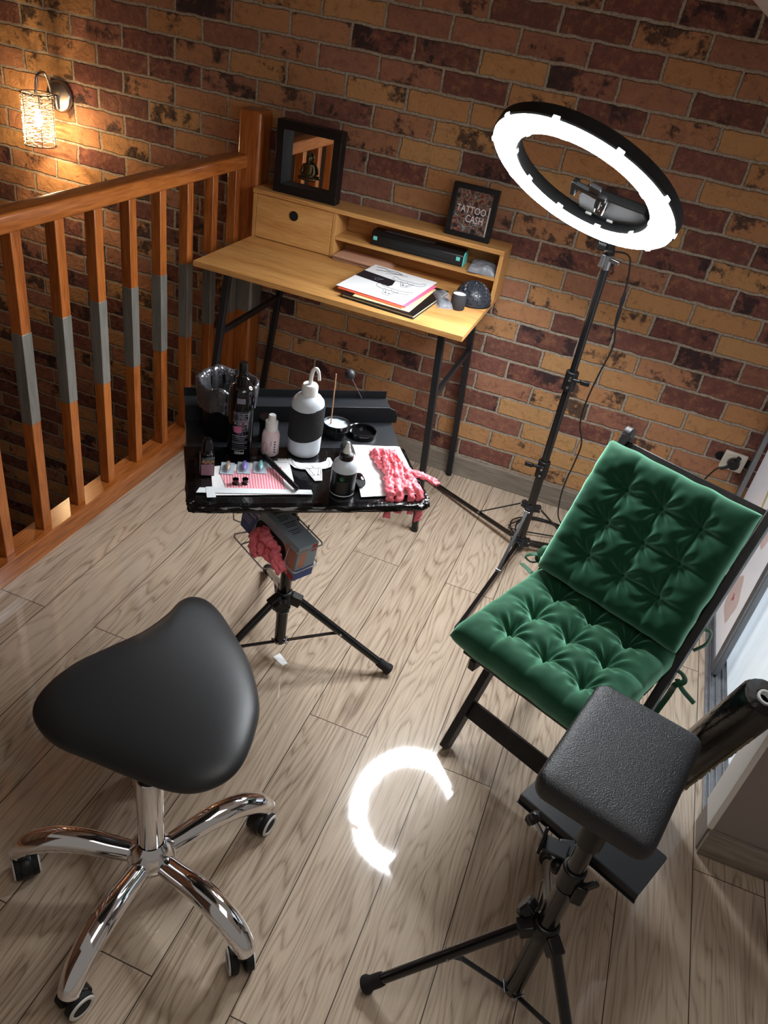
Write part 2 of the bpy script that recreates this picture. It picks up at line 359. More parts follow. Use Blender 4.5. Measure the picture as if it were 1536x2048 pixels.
def struct(name, bm, mat, **k): return ob(name, bm, mat, kind='structure', **k)
def text_bm(s, size, T, ext=0.0003, spacing=1.0):
    cu = bpy.data.curves.new('tmp_text', 'FONT'); cu.body = s; cu.size = size; cu.extrude = ext; cu.align_x = 'CENTER'; cu.align_y = 'CENTER'; cu.resolution_u = 3; cu.space_character = spacing
    o = bpy.data.objects.new('tmp_text', cu); COL.objects.link(o)
    dg = bpy.context.evaluated_depsgraph_get(); me = bpy.data.meshes.new_from_object(o.evaluated_get(dg))
    bm = bmesh.new(); bm.from_mesh(me); bmesh.ops.transform(bm, matrix=T, verts=bm.verts[:])
    bpy.data.objects.remove(o); bpy.data.meshes.remove(me); bpy.data.curves.remove(cu); return bm
def join(a, b_):
    me = bpy.data.meshes.new('j'); b_.to_mesh(me); b_.free(); a.from_mesh(me); bpy.data.meshes.remove(me)
def copy_tree(o, parent=None, **k):
    c = o.copy(); COL.objects.link(c); c.parent = parent
    for ch in [x for x in bpy.data.objects if x.parent == o]: copy_tree(ch, c)
    return c
Z3 = lambda x, y, z: Vector((x, y, z))

# ------------------------------------------------------------------ the setting
YW = 2.717
bm = B(); box(bm, (-1.41, -1.6, -0.2), (1.3, YW, 0)); struct('floor', bm, FLOOR, smooth=False)
bm = B(); box(bm, (-3.6, YW, -2.7), (1.3, YW + 0.2, 3.4)); struct('wall_back', bm, BRICK, smooth=False)
bm = B(); box(bm, (-3.8, -1.6, -2.7), (-3.6, YW, 3.6)); struct('wall_left', bm, BRICK, smooth=False)
bm = B(); box(bm, (-3.6, -1.6, -2.8), (-1.41, YW, -2.7)); struct('floor_lower', bm, FLOOR, smooth=False)
bm = B(); box(bm, (-1.43, -1.6, -2.7), (-1.41, YW, -0.2)); struct('wall_stairwell', bm, TAUPE, smooth=False)
bm = B(); box(bm, (-3.6, -1.8, -2.7), (-1.43, -1.6, 3.6)); struct('wall_front', bm, plain('brown_plaster', (110, 84, 66), 0.9), smooth=False)
# sloping attic ceiling
def slope_box(bm, x0, x1, y0, y1, th=0.12):
    zf = lambda x: 1.735 - 0.6 * x
    v = [(x0, y0), (x1, y0), (x1, y1), (x0, y1)]
    lo_ = [bm.verts.new((x, y, zf(x))) for x, y in v]; hi_ = [bm.verts.new((x, y, zf(x) + th)) for x, y in v]
    bm.faces.new(list(reversed(lo_))); bm.faces.new(hi_)
    for i in range(4): bm.faces.new((lo_[i], lo_[(i + 1) % 4], hi_[(i + 1) % 4], hi_[i]))
bm = B(); slope_box(bm, -3.6, 1.3, 0.2, YW); struct('ceiling', bm, CEIL, smooth=False)
# skirting along the brick wall
bm = B(); box(bm, (-1.40, YW - 0.012, 0.0005), (0.575, YW, 0.083)); struct('baseboard_back', bm, SKIRT, bevel=0.0015)
# right side: end of the partition wall, sliding wardrobe
bm = B(); box(bm, (0.565, 1.37, 0), (1.3, 1.454, 1.28)); struct('wall_right', bm, [TAUPE], bevel=0.002)
bm = B(); box(bm, (0.561, 1.3695, 0.086), (0.5655, 1.4545, 1.275)); box(bm, (0.561, 1.366, 0.086), (0.574, 1.3705, 1.275)); struct('trim_1', bm, WPAINT, bevel=0.001)
bm = B(); box(bm, (0.568, 1.356, 0), (1.3, 1.3695, 0.085)); struct('baseboard_right', bm, SKIRT, bevel=0.0015)
bm = B(); box(bm, (0.58, 1.455, 0.0005), (0.588, YW - 0.013, 0.006))
for x in (0.592, 0.611, 0.630): box(bm, (x, 1.455, 0.0005), (x + 0.0035, YW - 0.013, 0.011))
box(bm, (0.588, 1.455, 0.0005), (0.66, YW - 0.013, 0.003)); struct('trim_2', bm, ALU, bevel=0.0005)
bm = B(); box(bm, (0.575, YW - 0.03, 0.0005), (0.592, YW, 1.3)); struct('trim_3', bm, ALU, bevel=0.001)
bm = B(); box(bm, (0.75, 1.454, 0), (0.77, YW, 1.2)); struct('wall_wardrobe', bm, WPAINT)
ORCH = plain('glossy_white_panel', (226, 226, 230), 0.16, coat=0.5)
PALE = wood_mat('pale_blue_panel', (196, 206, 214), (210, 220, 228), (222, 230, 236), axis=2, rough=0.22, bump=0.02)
def stile(bm, y0, x):   # ribbed aluminium stile
    box(bm, (x - 0.004, y0, 0.012), (x + 0.012, y0 + 0.034, 1.26))
    for k in range(4): box(bm, (x - 0.011, y0 + 0.002 + k * 0.0088, 0.012), (x - 0.003, y0 + 0.006 + k * 0.0088, 1.26))
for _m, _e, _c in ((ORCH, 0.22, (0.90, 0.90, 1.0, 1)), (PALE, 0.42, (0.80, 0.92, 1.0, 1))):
    _b = _m.node_tree.nodes['Principled BSDF']; _b.inputs['Emission Color'].default_value = _c; _b.inputs['Emission Strength'].default_value = _e   # glow added to the panels themselves to brighten them
d1 = thing('door_1', 'x', 'x', (0.605, 2.03, 0.012)); del d1['label'], d1['category']; d1['kind'] = 'structure'
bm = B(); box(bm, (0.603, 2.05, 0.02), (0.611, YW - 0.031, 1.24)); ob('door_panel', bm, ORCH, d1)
bm = B(); stile(bm, 2.018, 0.604); ob('door_stile', bm, ALU, d1, bevel=0.0008)
bm = B(); box(bm, (0.598, 2.055, 0.012), (0.603, YW - 0.031, 0.03)); ob('door_rail', bm, ALU, d1)
# orchid print on the panel
PET, PINK, YEL = plain('orchid_petal', (226, 206, 204), 0.3, var=0.1), plain('orchid_heart', (206, 70, 110), 0.3), plain('orchid_stem', (206, 206, 130), 0.3)
bm = B()
PC = [0]
def petal(bm, cy, cz, a, ln, w, mi=0):
    n = 14; vs = []; PC[0] += 1; xo = 0.6026 - PC[0] * 0.00006
    for k in range(n):
        t = 2 * PI * k / n; px = ln * (0.5 + 0.5 * math.cos(t)); py = w * math.sin(t) * (0.5 + 0.5 * math.sin(min(PI, max(0, px / ln * PI))))
        vs.append(bm.verts.new((xo, cy + px * math.cos(a) - py * math.sin(a), cz + px * math.sin(a) + py * math.cos(a))))
    f = bm.faces.new(vs); f.material_index = mi
for (cy, cz) in ((2.22, 0.17), (2.36, 0.30), (2.24, 0.45), (2.42, 0.58), (2.30, 0.75)):
    for k in range(5): petal(bm, cy, cz, k * 2 * PI / 5 + 0.4 + cy * 9, 0.085, 0.048)
    for k in range(3): petal(bm, cy, cz, k * 2.1 + 0.8, 0.016, 0.007, 1)
petal(bm, 2.30, 0.10, 1.25, 0.75, 0.010, 2)
ob('orchid_print', bm, [PET, PINK, YEL], d1, smooth=False, label='pale pink orchid print')
d2 = thing('door_2', 'x', 'x', (0.645, 1.455, 0.012)); del d2['label'], d2['category']; d2['kind'] = 'structure'
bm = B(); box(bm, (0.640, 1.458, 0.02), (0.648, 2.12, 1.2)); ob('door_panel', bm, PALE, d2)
bm = B(); stile(bm, 2.10, 0.642); ob('door_stile', bm, ALU, d2, bevel=0.0008)

# ------------------------------------------------------------------ stair railing
rail = thing('stair_railing', 'varnished wooden stair railing with steel banded balusters along the floor edge', 'railing', (-1.422, 2.0, 0))
bm = B(); prism(bm, rpoly(-0.032, 0.976, 0.032, 1.022, 0.008, 3), -1.0, 2.64, Matrix(((1, 0, 0, -1.422), (0, 0, 1, 0), (0, 1, 0, 0), (0, 0, 0, 1)))); ob('handrail', bm, RAILY, rail)
bm = B(); box(bm, (-1.46, -1.0, 0.046), (-1.385, 2.66, 0.094)); ob('bottom_rail', bm, RAILY, rail, bevel=0.003)
bm = B(); box(bm, (-1.45, -1.0, 0.0), (-1.407, 2.70, 0.0455)); ob('floor_trim', bm, RAILY, rail, bevel=0.002)
def post_shape(x0, x1, y0, y1, z0, z1):
    bm = B(); box(bm, (x0, y0, z0), (x1, y1, z1)); return bm
p = ob('newel_post', post_shape(-1.43, -1.345, 2.625, YW - 0.003, -0.0, 1.165), RAILZ, rail, bevel=0.010, segs=3)
bm = B(); box(bm, (-1.4315, 2.6235, 0.452), (-1.3435, YW - 0.002, 0.7135)); ob('steel_band', bm, STEELB, p, bevel=0.009)
for k in range(-4, 8):
    y = 1.497 + 0.1547 * k
    b_ = ob('baluster', post_shape(-1.439, -1.405, y - 0.0, y + 0.034, 0.0935, 0.977), RAILZ, rail, bevel=0.002)
    bm = B(); box(bm, (-1.4397, y - 0.0007, 0.452), (-1.4043, y + 0.0347, 0.7135)); ob('steel_band', bm, STEELB, b_, bevel=0.0015)

# ------------------------------------------------------------------ wall sconce
sc = thing('wall_sconce', 'wall lamp with woven cylinder shade and chrome gooseneck on the brick wall', 'wall lamp', (-2.245, YW, 1.047))
bm = B(); lathe(bm, [(0, 0.022), (0.030, 0.021), (0.050, 0.017), (0.056, 0.008), (0.056, 0)], (-2.235, YW, 1.045), (0, -1, 0), 40); ob('wall_plate', bm, SATIN, sc)
bm = B(); sx, sy = -2.247, 2.600
arm = catmull([(-2.235, YW - 0.02, 1.03), (-2.237, YW - 0.045, 1.045), (-2.240, YW - 0.055, 1.09), (-2.243, 2.645, 1.125), (-2.246, 2.610, 1.115), (sx, sy, 1.07), (sx, sy, 1.045)], 6); tube(bm, arm, 0.0045, 10)
cyl(bm, (-2.235, YW - 0.02, 1.005), (-2.235, YW - 0.028, 1.05), 0.008); ob('gooseneck_arm', bm, SATIN, sc)
bm = B(); r0 = 0.055
for k in range(30):
    zz = 0.885 + 0.172 * (k + 0.5) / 30; ph = random.random() * 6; amp = 0.0035
    pts = []
    for j in range(40):
        a = 2 * PI * j / 40; rr = r0 + amp * noise.noise((math.cos(a) * 3, math.sin(a) * 3, k * 1.7)) * 2
        pts.append((sx + rr * math.cos(a), sy + rr * math.sin(a), zz + 0.006 * noise.noise((math.cos(a) * 4 + 9, math.sin(a) * 4, k * 2.3))))
    tube(bm, pts, 0.0013, 5, closed=True)
WICK = plain('pale_twine', (216, 200, 180), 0.7)
ob('woven_shade', bm, WICK, sc)
bm = B()
for zz in (0.884, 1.06):
    tube(bm, [(sx + (r0 + 0.002) * math.cos(2 * PI * j / 32), sy + (r0 + 0.002) * math.sin(2 * PI * j / 32), zz) for j in range(32)], 0.0016, 6, closed=True)
for j in range(6):
    a = j * PI / 3 + 0.3; tube(bm, [(sx + (r0 + 0.002) * math.cos(a), sy + (r0 + 0.002) * math.sin(a), z_) for z_ in (0.884, 1.06)], 0.0013, 6)
    tube(bm, [(sx, sy, 1.058), (sx + r0 * math.cos(a), sy + r0 * math.sin(a), 1.06)], 0.001, 5)
ob('shade_wire', bm, BLKMET, sc)
bm = B(); cyl(bm, (sx, sy, 1.01), (sx, sy, 1.06), 0.011); ob('lamp_holder', bm, SATIN, sc)
BULB = emis('warm_filament', (1.0, 0.76, 0.48), 60)
bm = B(); lathe(bm, [(0.0, -0.062), (0.010, -0.058), (0.0145, -0.045), (0.013, -0.028), (0.008, -0.010), (0.008, 0)], (sx, sy, 1.01), (0, 0, 1), 20); ob('bulb', bm, BULB, sc)
pl = bpy.data.lights.new('sconce_light', 'POINT'); pl.energy = SCONCE_W; pl.color = (1.0, 0.68, 0.36); pl.shadow_soft_size = 0.012
po = bpy.data.objects.new('sconce_light', pl); COL.objects.link(po); po.location = (sx, sy - 0.022, 0.955)

# ------------------------------------------------------------------ desk
dk = thing('desk', 'oak veneer writing desk with black steel trestle legs against the brick wall', 'desk', (-0.89, 2.45, 0))
DX0, DX1 = -1.335, -0.42
bm = B(); box(bm, (DX0, 2.19, 0.747), (DX1, 2.70, 0.765)); ob('desktop', bm, OAK, dk, bevel=0.001)
bm = B(); box(bm, (DX0, 2.575, 0.917), (DX1, 2.70, 0.932)); ob('hutch_top', bm, OAK, dk, bevel=0.001)
for x0, x1, y0 in ((DX0, DX0 + 0.013, 2.58), (-1.028, -1.014, 2.58), (DX1 - 0.014, DX1, 2.58)):
    bm = B(); box(bm, (x0, y0, 0.7655), (x1, 2.699, 0.9165)); ob('hutch_side', bm, OAKZ, dk, bevel=0.001)
bm = B(); box(bm, (-1.0135, 2.582, 0.828), (DX1 - 0.0145, 2.694, 0.840)); ob('shelf_board', bm, OAK, dk, bevel=0.001)
bm = B(); box(bm, (-1.0135, 2.694, 0.766), (DX1 - 0.0145, 2.699, 0.9165)); ob('back_panel', bm, OAK, dk)
bm = B(); box(bm, (DX0 + 0.0145, 2.580, 0.768), (-1.0295, 2.594, 0.9145)); dr = ob('drawer_front', bm, OAK, dk, bevel=0.0008)
bm = B(); lathe(bm, [(0.0105, -0.003), (0.0145, -0.003), (0.0165, -0.001), (0.0165, 0.0), (0.0105, 0.0)], (-1.174, 2.5795, 0.871), (0, -1, 0), 28, T=frame_mat((-1.174, 2.5775, 0.871), (0, -1, 0)))
lathe(bm, [(0.0, 0.0002), (0.0115, 0.0002)], seg=24, T=frame_mat((-1.174, 2.5795, 0.871), (0, -1, 0))); ob('finger_hole', bm, DARK, dr, label='black ringed finger hole')
for sgn, xt, xb in ((-1, -1.225, -1.315), (1, -0.492, -0.452)):
    for y0, y1 in ((2.225, 2.245), (2.665, 2.69)):
        bm = B(); bar(bm, (xt, y0, 0.746), (xb, y1, 0.012), 0.021, 0.021, (0, 1, 0)); lg = ob('leg', bm, BLKMET, dk, bevel=0.002)
        bm = B(); cyl(bm, (xb, y1, 0.0), (xb, y1, 0.016), 0.0125); ob('foot_cap', bm, BLKPL, lg)
    xm = xt + (xb - xt) * 0.30; f = 0.30
    bm = B(); bar(bm, (xm, 2.232, 0.53), (xt + (xb - xt) * 0.28, 2.672, 0.535), 0.014, 0.020); ob('cross_bar', bm, BLKMET, dk, bevel=0.001)
    bm = B(); bar(bm, (xt, 2.225, 0.738), (xt, 2.67, 0.738), 0.022, 0.016); ob('top_bar', bm, BLKMET, dk, bevel=0.001)
    bm = B(); bar(bm, (xt + (xb - xt) * 0.2, 2.668, 0.60), (xt - sgn * 0.13, 2.655, 0.742), 0.010, 0.006); ob('brace', bm, BLKMET, dk)

# --- mirror frame with figurine
mf = thing('mirror_frame', 'deep black box frame with a mirror inside standing left on the desk hutch', 'picture frame', (-1.15, 2.62, 0.932))
FX0, FX1, FZ0, FZ1, FY0, FY1 = -1.272, -1.036, 0.932, 1.163, 2.600, 2.645
fw = 0.028; bm = B()
for a, b_ in (((FX0, FY0, FZ0), (FX1, FY1, FZ0 + fw)), ((FX0, FY0, FZ1 - fw), (FX1, FY1, FZ1)), ((FX0, FY0, FZ0 + fw), (FX0 + fw, FY1, FZ1 - fw)), ((FX1 - fw, FY0, FZ0 + fw), (FX1, FY1, FZ1 - fw))): box(bm, a, b_)
ob('frame', bm, BLKPL, mf, bevel=0.001)
MIRR = plain('mirror_glass', (225, 228, 230), 0.02, 1.0)
bm = B(); box(bm, (FX0 + fw - 0.002, FY1 - 0.006, FZ0 + fw - 0.002), (FX1 - fw + 0.002, FY1 - 0.004, FZ1 - fw + 0.002)); ob('mirror', bm, MIRR, mf, smooth=False)
BRONZE = plain('aged_bronze', (86, 72, 48), 0.35, 0.8, bump=0.5, bscale=140, var=0.4)
fg = B(); fx, fy, fz = -1.157, FY1 - 0.018, 0.990
sphere(fg, (fx, fy, fz + 0.0665), 0.0098, sz=1.25); sphere(fg, (fx, fy, fz + 0.0785), 0.0042); cyl(fg, (fx, fy, fz + 0.048), (fx, fy, fz + 0.060), 0.0048, 14)
lathe(fg, [(0, 0.0), (0.017, 0.002), (0.0175, 0.014), (0.0150, 0.026), (0.0165, 0.040), (0.0150, 0.049), (0.006, 0.053), (0, 0.054)], (fx, fy, fz), (0, 0, 1), 24, fn=lambda r, h, a: (r * (1.12 - 0.55 * abs(math.sin(a))), h))
for s in (-1, 1):
    tube(fg, catmull([(fx + s * 0.015, fy, fz + 0.046), (fx + s * 0.021, fy - 0.001, fz + 0.032), (fx + s * 0.021, fy - 0.004, fz + 0.020), (fx + s * 0.012, fy - 0.010, fz + 0.012), (fx + s * 0.002, fy - 0.011, fz + 0.011)], 5), [0.0058] * 12 + [0.0048] * 9, 12)
    tube(fg, catmull([(fx + s * 0.004, fy + 0.002, fz + 0.003), (fx + s * 0.020, fy - 0.002, fz + 0.004), (fx + s * 0.028, fy - 0.006, fz + 0.0035), (fx + s * 0.014, fy - 0.012, fz + 0.003), (fx - s * 0.006, fy - 0.013, fz + 0.003)], 5), 0.0060, 12)
tag(ob('meditating_figurine', fg, BRONZE), 'small bronze seated meditating figurine in front of the mirror in the black box frame', 'figurine')
# --- print frame
pf = thing('print_frame', 'small black box frame with white lettering over dark print, right on the desk hutch', 'picture frame', (-0.563, 2.62, 0.932))
T = Matrix.Translation((-0.564, 2.612, 0.932)) @ Matrix.Rotation(math.radians(-4), 4, 'X')
bm = B(); w2, H, f2 = 0.077, 0.165, 0.016
for a, b_ in (((-w2, 0, 0), (w2, 0.024, f2)), ((-w2, 0, H - f2), (w2, 0.024, H)), ((-w2, 0, f2), (-w2 + f2, 0.024, H - f2)), ((w2 - f2, 0, f2), (w2, 0.024, H - f2))): box(bm, a, b_, T)
ob('frame', bm, BLKPL, pf, bevel=0.001)
m, t, b_ = nt('collage_print')
tc = N(t, 'ShaderNodeTexCoord'); vo = N(t, 'ShaderNodeTexVoronoi'); vo.inputs['Scale'].default_value = 46; L(t, tc.outputs['Object'], vo.inputs['Vector'])
nn = N(t, 'ShaderNodeTexNoise'); nn.inputs['Scale'].default_value = 60; nn.inputs['Detail'].default_value = 4; nn.inputs['Distortion'].default_value = 1.5; L(t, tc.outputs['Object'], nn.inputs['Vector'])
L(t, ramp(t, math_(t, 'ADD', math_(t, 'MULTIPLY', vo.outputs['Distance'], 0.5), math_(t, 'MULTIPLY', nn.outputs[0], 0.62)), [(0.3, (30, 36, 40)), (0.42, (58, 66, 66)), (0.5, (120, 48, 46)), (0.56, (150, 134, 112)), (0.64, (66, 34, 40)), (0.75, (150, 150, 150))]), b_.inputs['Base Color']); b_.inputs['Roughness'].default_value = 0.15
bm = B(); box(bm, (-w2 + f2, 0.012, f2), (w2 - f2, 0.014, H - f2), T); ob('print', bm, m, pf, smooth=False)
bm = B(); box(bm, (w2 - f2 - 0.007, 0.0105, f2), (w2 - f2 - 0.002, 0.0118, H - f2 - 0.04), T); ob('paper_slip', bm, PAPER, pf, smooth=False)
TT = T @ Matrix.Translation((-0.004, 0.0105, 0.088)) @ Matrix.Rotation(PI / 2, 4, 'X')
bm = text_bm('TATTOO', 0.026, TT @ Matrix.Diagonal((0.95, 1.15, 1, 1))); join(bm, text_bm('CASH', 0.027, T @ Matrix.Translation((0.012, 0.0105, 0.060)) @ Matrix.Rotation(PI / 2, 4, 'X') @ Matrix.Diagonal((0.9, 1.2, 1, 1))))
ob('lettering', bm, TEXTW, pf, smooth=False, label='white hand-drawn style words')
# --- scanner on the middle shelf
T = Matrix.Translation((-0.722, 2.628, 0.8405)) @ Matrix.Rotation(math.radians(1.5), 4, 'Z')
pr = thing('portable_printer', 'slim black portable printer with turquoise end caps on the open shelf', 'printer', (-0.722, 2.628, 0.8405))
bm = B(); prism(bm, [(-0.032, 0), (0.030, 0), (0.030, 0.048), (-0.018, 0.048), (-0.032, 0.036)], -0.165, 0.165, T @ Matrix(((0, 0, 1, 0), (1, 0, 0, 0), (0, 1, 0, 0), (0, 0, 0, 1)))); ob('body', bm, BLKPL, pr, bevel=0.003)
TURQ = plain('turquoise_plastic', (110, 206, 200), 0.4)
bm = B(); prism(bm, [(-0.030, 0.002), (0.028, 0.002), (0.028, 0.046), (-0.017, 0.046), (-0.030, 0.035)], 0.1652, 0.168, T @ Matrix(((0, 0, 1, 0), (1, 0, 0, 0), (0, 1, 0, 0), (0, 0, 0, 1)))); ob('end_cap', bm, TURQ, pr)
for xx in (-0.150, 0.148):
    bm = B(); box(bm, (xx - 0.007, -0.0335, 0.018), (xx + 0.007, -0.031, 0.031), T); ob('button', bm, TURQ, pr, bevel=0.002)
bm = B(); box(bm, (-0.125, -0.0328, 0.0135), (0.12, -0.0315, 0.016), T); ob('paper_slot', bm, DARK, pr)
bm = B(); box(bm, (-0.125, -0.008, 0.048), (0.055, 0.02, 0.0488), T); ob('top_label', bm, plain('grey_label', (110, 112, 120), 0.35, bump=0.4, bscale=80), pr)
# --- grey pouch on the shelf
def cloth_slab(cx, cy, z0, w, d, h, ang=0, seed=0, n=24, edge=0.5):
    bm = B(); T = Matrix.Translation((cx, cy, z0)) @ Matrix.Rotation(ang, 4, 'Z'); top = []
    for i in range(n + 1):
        row = []
        for j in range(n + 1):
            u, v = i / n * 2 - 1, j / n * 2 - 1
            e = (1 - abs(u) ** 5) * (1 - abs(v) ** 5)
            zz = h * (e ** edge) * (0.78 + 0.30 * noise.noise((u * 1.3 + seed, v * 1.3, seed)) + 0.06 * noise.noise((u * 5, v * 5 + seed, 1)))
            row.append(bm.verts.new(T @ Vector((u * w / 2 * (1 + 0.04 * noise.noise((v * 3, seed, 0))), v * d / 2 * (1 + 0.05 * noise.noise((u * 3, seed, 4))), max(zz, 0.0006)))))
        top.append(row)
    for i in range(n):
        for j in range(n): bm.faces.new((top[i][j], top[i + 1][j], top[i + 1][j + 1], top[i][j + 1]))
    ed = [e for e in bm.edges if e.is_boundary]
    r = bmesh.ops.extrude_edge_only(bm, edges=ed); vs = [g for g in r['geom'] if isinstance(g, bmesh.types.BMVert)]
    Ti = T.inverted()
    for v in vs: q = Ti @ v.co; q.z = 0.0003; v.co = T @ q
    bmesh.ops.contextual_create(bm, geom=[e for e in bm.edges if e.is_boundary])
    return bm
tag(ob('fabric_pouch', cloth_slab(-0.487, 2.628, 0.8405, 0.092, 0.10, 0.034, 0.1, 11.3, 36, 0.35), plain('grey_satin', (126, 128, 134), 0.35, bump=0.2)), 'grey satin pouch at the right end of the open shelf', 'pouch')
# --- tan paper bags in the lower slot
bm = B()
for k in range(5):
    ox = random.uniform(-0.004, 0.004)
    join(bm, cloth_slab(-0.905 + ox, 2.615 + ox, 0.7655 + 0.0035 * k, 0.20 + ox * 2, 0.115, 0.0030, -0.02 + ox * 3, k, 10, 0.1))
tag(ob('paper_sleeves', bm, plain('tan_paper', (206, 160, 132), 0.55, bump=0.3, bscale=60)), 'flat pile of tan paper sleeves in the lower slot of the hutch', 'paper')
# --- notebook pile: black folder, notebook, coloured papers, drawing sheet
def slab(name, c, w, d, z0, z1, ang, mat, label, cat, group=None, parent=None, bev=0.0008):
    bm = B(); box(bm, (-w / 2, -d / 2, z0), (w / 2, d / 2, z1), Matrix.Translation((c[0], c[1], 0)) @ Matrix.Rotation(ang, 4, 'Z')); o = ob(name, bm, mat, parent, bevel=bev)
    if label: tag(o, label, cat, group)
    return o
A1 = math.radians(-4)
nb = thing('sketchbook', 'black covered sketchbook at the bottom of the paper pile on the desk', 'book', (-0.70, 2.37, 0.7655))
slab('cover', (-0.700, 2.375), 0.250, 0.31, 0.7657, 0.7675, A1, BLKPL, None, None, parent=nb)
slab('pages', (-0.700, 2.377), 0.244, 0.30, 0.7676, 0.7755, A1, plain('cream_pages', (222, 216, 190), 0.8, bump=0.5, bscale=600), None, None, parent=nb)
slab('cover', (-0.700, 2.375), 0.250, 0.31, 0.7756, 0.7775, A1, BLKPL, None, None, parent=nb)
slab('yellow_notepad', (-0.700, 2.366), 0.19, 0.268, 0.7777, 0.7785, A1 + 0.05, plain('yellow_paper', (226, 214, 160), 0.7), 'pale yellow sheet sticking out above the black sketchbook', 'paper')
slab('orange_folder', (-0.735, 2.375), 0.225, 0.255, 0.7787, 0.7825, A1 - 0.03, plain('orange_card', (226, 104, 70), 0.5), 'orange card folder under the drawing sheet', 'folder')
slab('pink_folder', (-0.728, 2.390), 0.225, 0.265, 0.7827, 0.7850, A1 - 0.01, plain('pink_card', (236, 110, 150), 0.5), 'pink card folder directly under the drawing sheet', 'folder')
ds = thing('drawing_sheet', 'white sheet with pencil bull drawings on top of the paper pile', 'paper', (-0.74, 2.41, 0.7855))
slab('sheet', (-0.742, 2.408), 0.232, 0.30, 0.7855, 0.7860, A1, PAPER, None, None, parent=ds, bev=0)
TS = Matrix.Translation((-0.742, 2.408, 0.7862)) @ Matrix.Rotation(A1, 4, 'Z')
bm = B(); prism(bm, [(-0.116, -0.01), (0.010, -0.025), (0.016, -0.005), (0.006, 0.045), (-0.116, 0.060)], 0, 0.0002, TS); ob('black_patch', bm, plain('carbon_black', (22, 20, 30), 0.6), ds, smooth=False)
BULL = [(-1, .62), (-1.02, .30), (-.85, .02), (-.55, -.10), (-.38, -.12), (-.30, -.42), (-.16, -.85), (.18, -.85), (.30, -.42), (.38, -.12), (.55, -.10), (.85, .02), (1.02, .30), (1, .62), (.86, .62), (.72, .40), (.45, .32), (0, .30), (-.45, .32), (-.72, .40), (-.86, .62)]
def strokes(bm, pts, T, r=0.0006):
    tube(bm, [T @ Vector((x, y, 0.0003)) for x, y in pts], r, 4)
def bull_lines(bm, T, s, r=0.0006, outline=True):
    q = lambda L_: [(x * s, y * s) for x, y in L_]
    if outline: strokes(bm, q(BULL + BULL[:1]), T, r)
    strokes(bm, q([(-0.42, -0.02), (-0.25, -0.10), (-0.08, -0.10), (0, 0.0), (0.08, -0.10), (0.25, -0.10), (0.42, -0.02)]), T, r * 1.5)
    strokes(bm, q([(0, 0.0), (-0.03, 0.16)]), T, r); strokes(bm, q([(-0.27, -0.1), (-0.14, -0.42), (-0.17, -0.6), (0.17, -0.6), (0.14, -0.42), (0.27, -0.1)]), T, r)
    for sgn in (-1, 1): strokes(bm, q([(sgn * 0.07, -0.52), (sgn * 0.12, -0.54), (sgn * 0.07, -0.55)]), T, r * 2)
for M_, k_ in ((TS @ Matrix.Translation((0.045, 0.055, 0)) @ Matrix.Rotation(0.1, 4, 'Z'), 0.055), (TS @ Matrix.Translation((0.035, -0.055, 0)), 0.06)):
    bm = B(); bull_lines(bm, M_, k_, 0.0006, True); ob('pencil_drawing', bm, INKLINE, ds)
bm = B(); strokes(bm, [(-0.09, 0.095), (-0.05, 0.112), (-0.03, 0.110), (0.0, 0.120), (-0.02, 0.132), (-0.055, 0.122), (-0.07, 0.135), (-0.10, 0.128)], TS, 0.0009); ob('pencil_drawing', bm, INKLINE, ds)
bm = B(); strokes(bm, [(-0.05, 0.090), (-0.02, 0.108), (0.02, 0.118)], TS, 0.0007); ob('pencil_drawing', bm, INKLINE, ds)
bm = B(); bull_lines(bm, TS @ Matrix.Translation((-0.045, 0.025, 0)), 0.04, 0.0004, False); ob('white_drawing', bm, GREYINK, ds)
bg = thing('plastic_bag', 'crumpled clear plastic bag holding a dark pad between paper pile and candle', 'bag', (-0.555, 2.425, 0.766))
ob('bag_film', cloth_slab(-0.560, 2.440, 0.766, 0.062, 0.14, 0.026, 0.5, 5, 18), plain('clear_bag', (206, 208, 216), 0.1, alpha=0.25, bump=0.9, bscale=70), bg)
ob('dark_pad', cloth_slab(-0.550, 2.418, 0.766, 0.045, 0.075, 0.016, 0.5, 8, 10), plain('navy_pad', (44, 50, 62), 0.5), bg)
# --- candle and dome
cd = thing('candle_jar', 'small dark textured pillar candle with white top at the right desk edge', 'candle', (-0.503, 2.412, 0.7655))
bm = B(); lathe(bm, [(0, 0), (0.022, 0), (0.0235, 0.002), (0.0235, 0.048), (0.0225, 0.050), (0.021, 0.048), (0.021, 0.044), (0, 0.044)], (-0.503, 2.412, 0.7655), seg=36); ob('holder', bm, plain('charcoal_grain', (46, 46, 50), 0.8, bump=0.9, bscale=500), cd)
bm = B(); lathe(bm, [(0.0205, 0.040), (0.0205, 0.0475), (0, 0.0478)], (-0.503, 2.412, 0.7655), seg=30); ob('wax', bm, WHITE, cd)
dm = thing('textured_dome', 'black dome with raised checker relief behind the candle on the desk', 'ornament', (-0.478, 2.512, 0.7655))
bm = B(); nu, nv = 120, 36
rings = []
for j in range(nv + 1):
    ph = j / nv * PI / 2; ring = []
    for i in range(nu):
        a = 2 * PI * i / nu; chk = 1 if ((i // 5) + (j // 4)) % 2 else 0
        r = 0.060 + (0.0030 * chk if 3 < j < 34 else 0) - (0.003 if abs(math.sin(a + 0.5)) < 0.05 else 0)
        ring.append(bm.verts.new((-0.478 + r * math.cos(ph) * math.cos(a), 2.512 + r * math.cos(ph) * math.sin(a), 0.7665 + 0.066 / 0.060 * r * math.sin(ph))))
        if j == nv: break
    rings.append(ring)
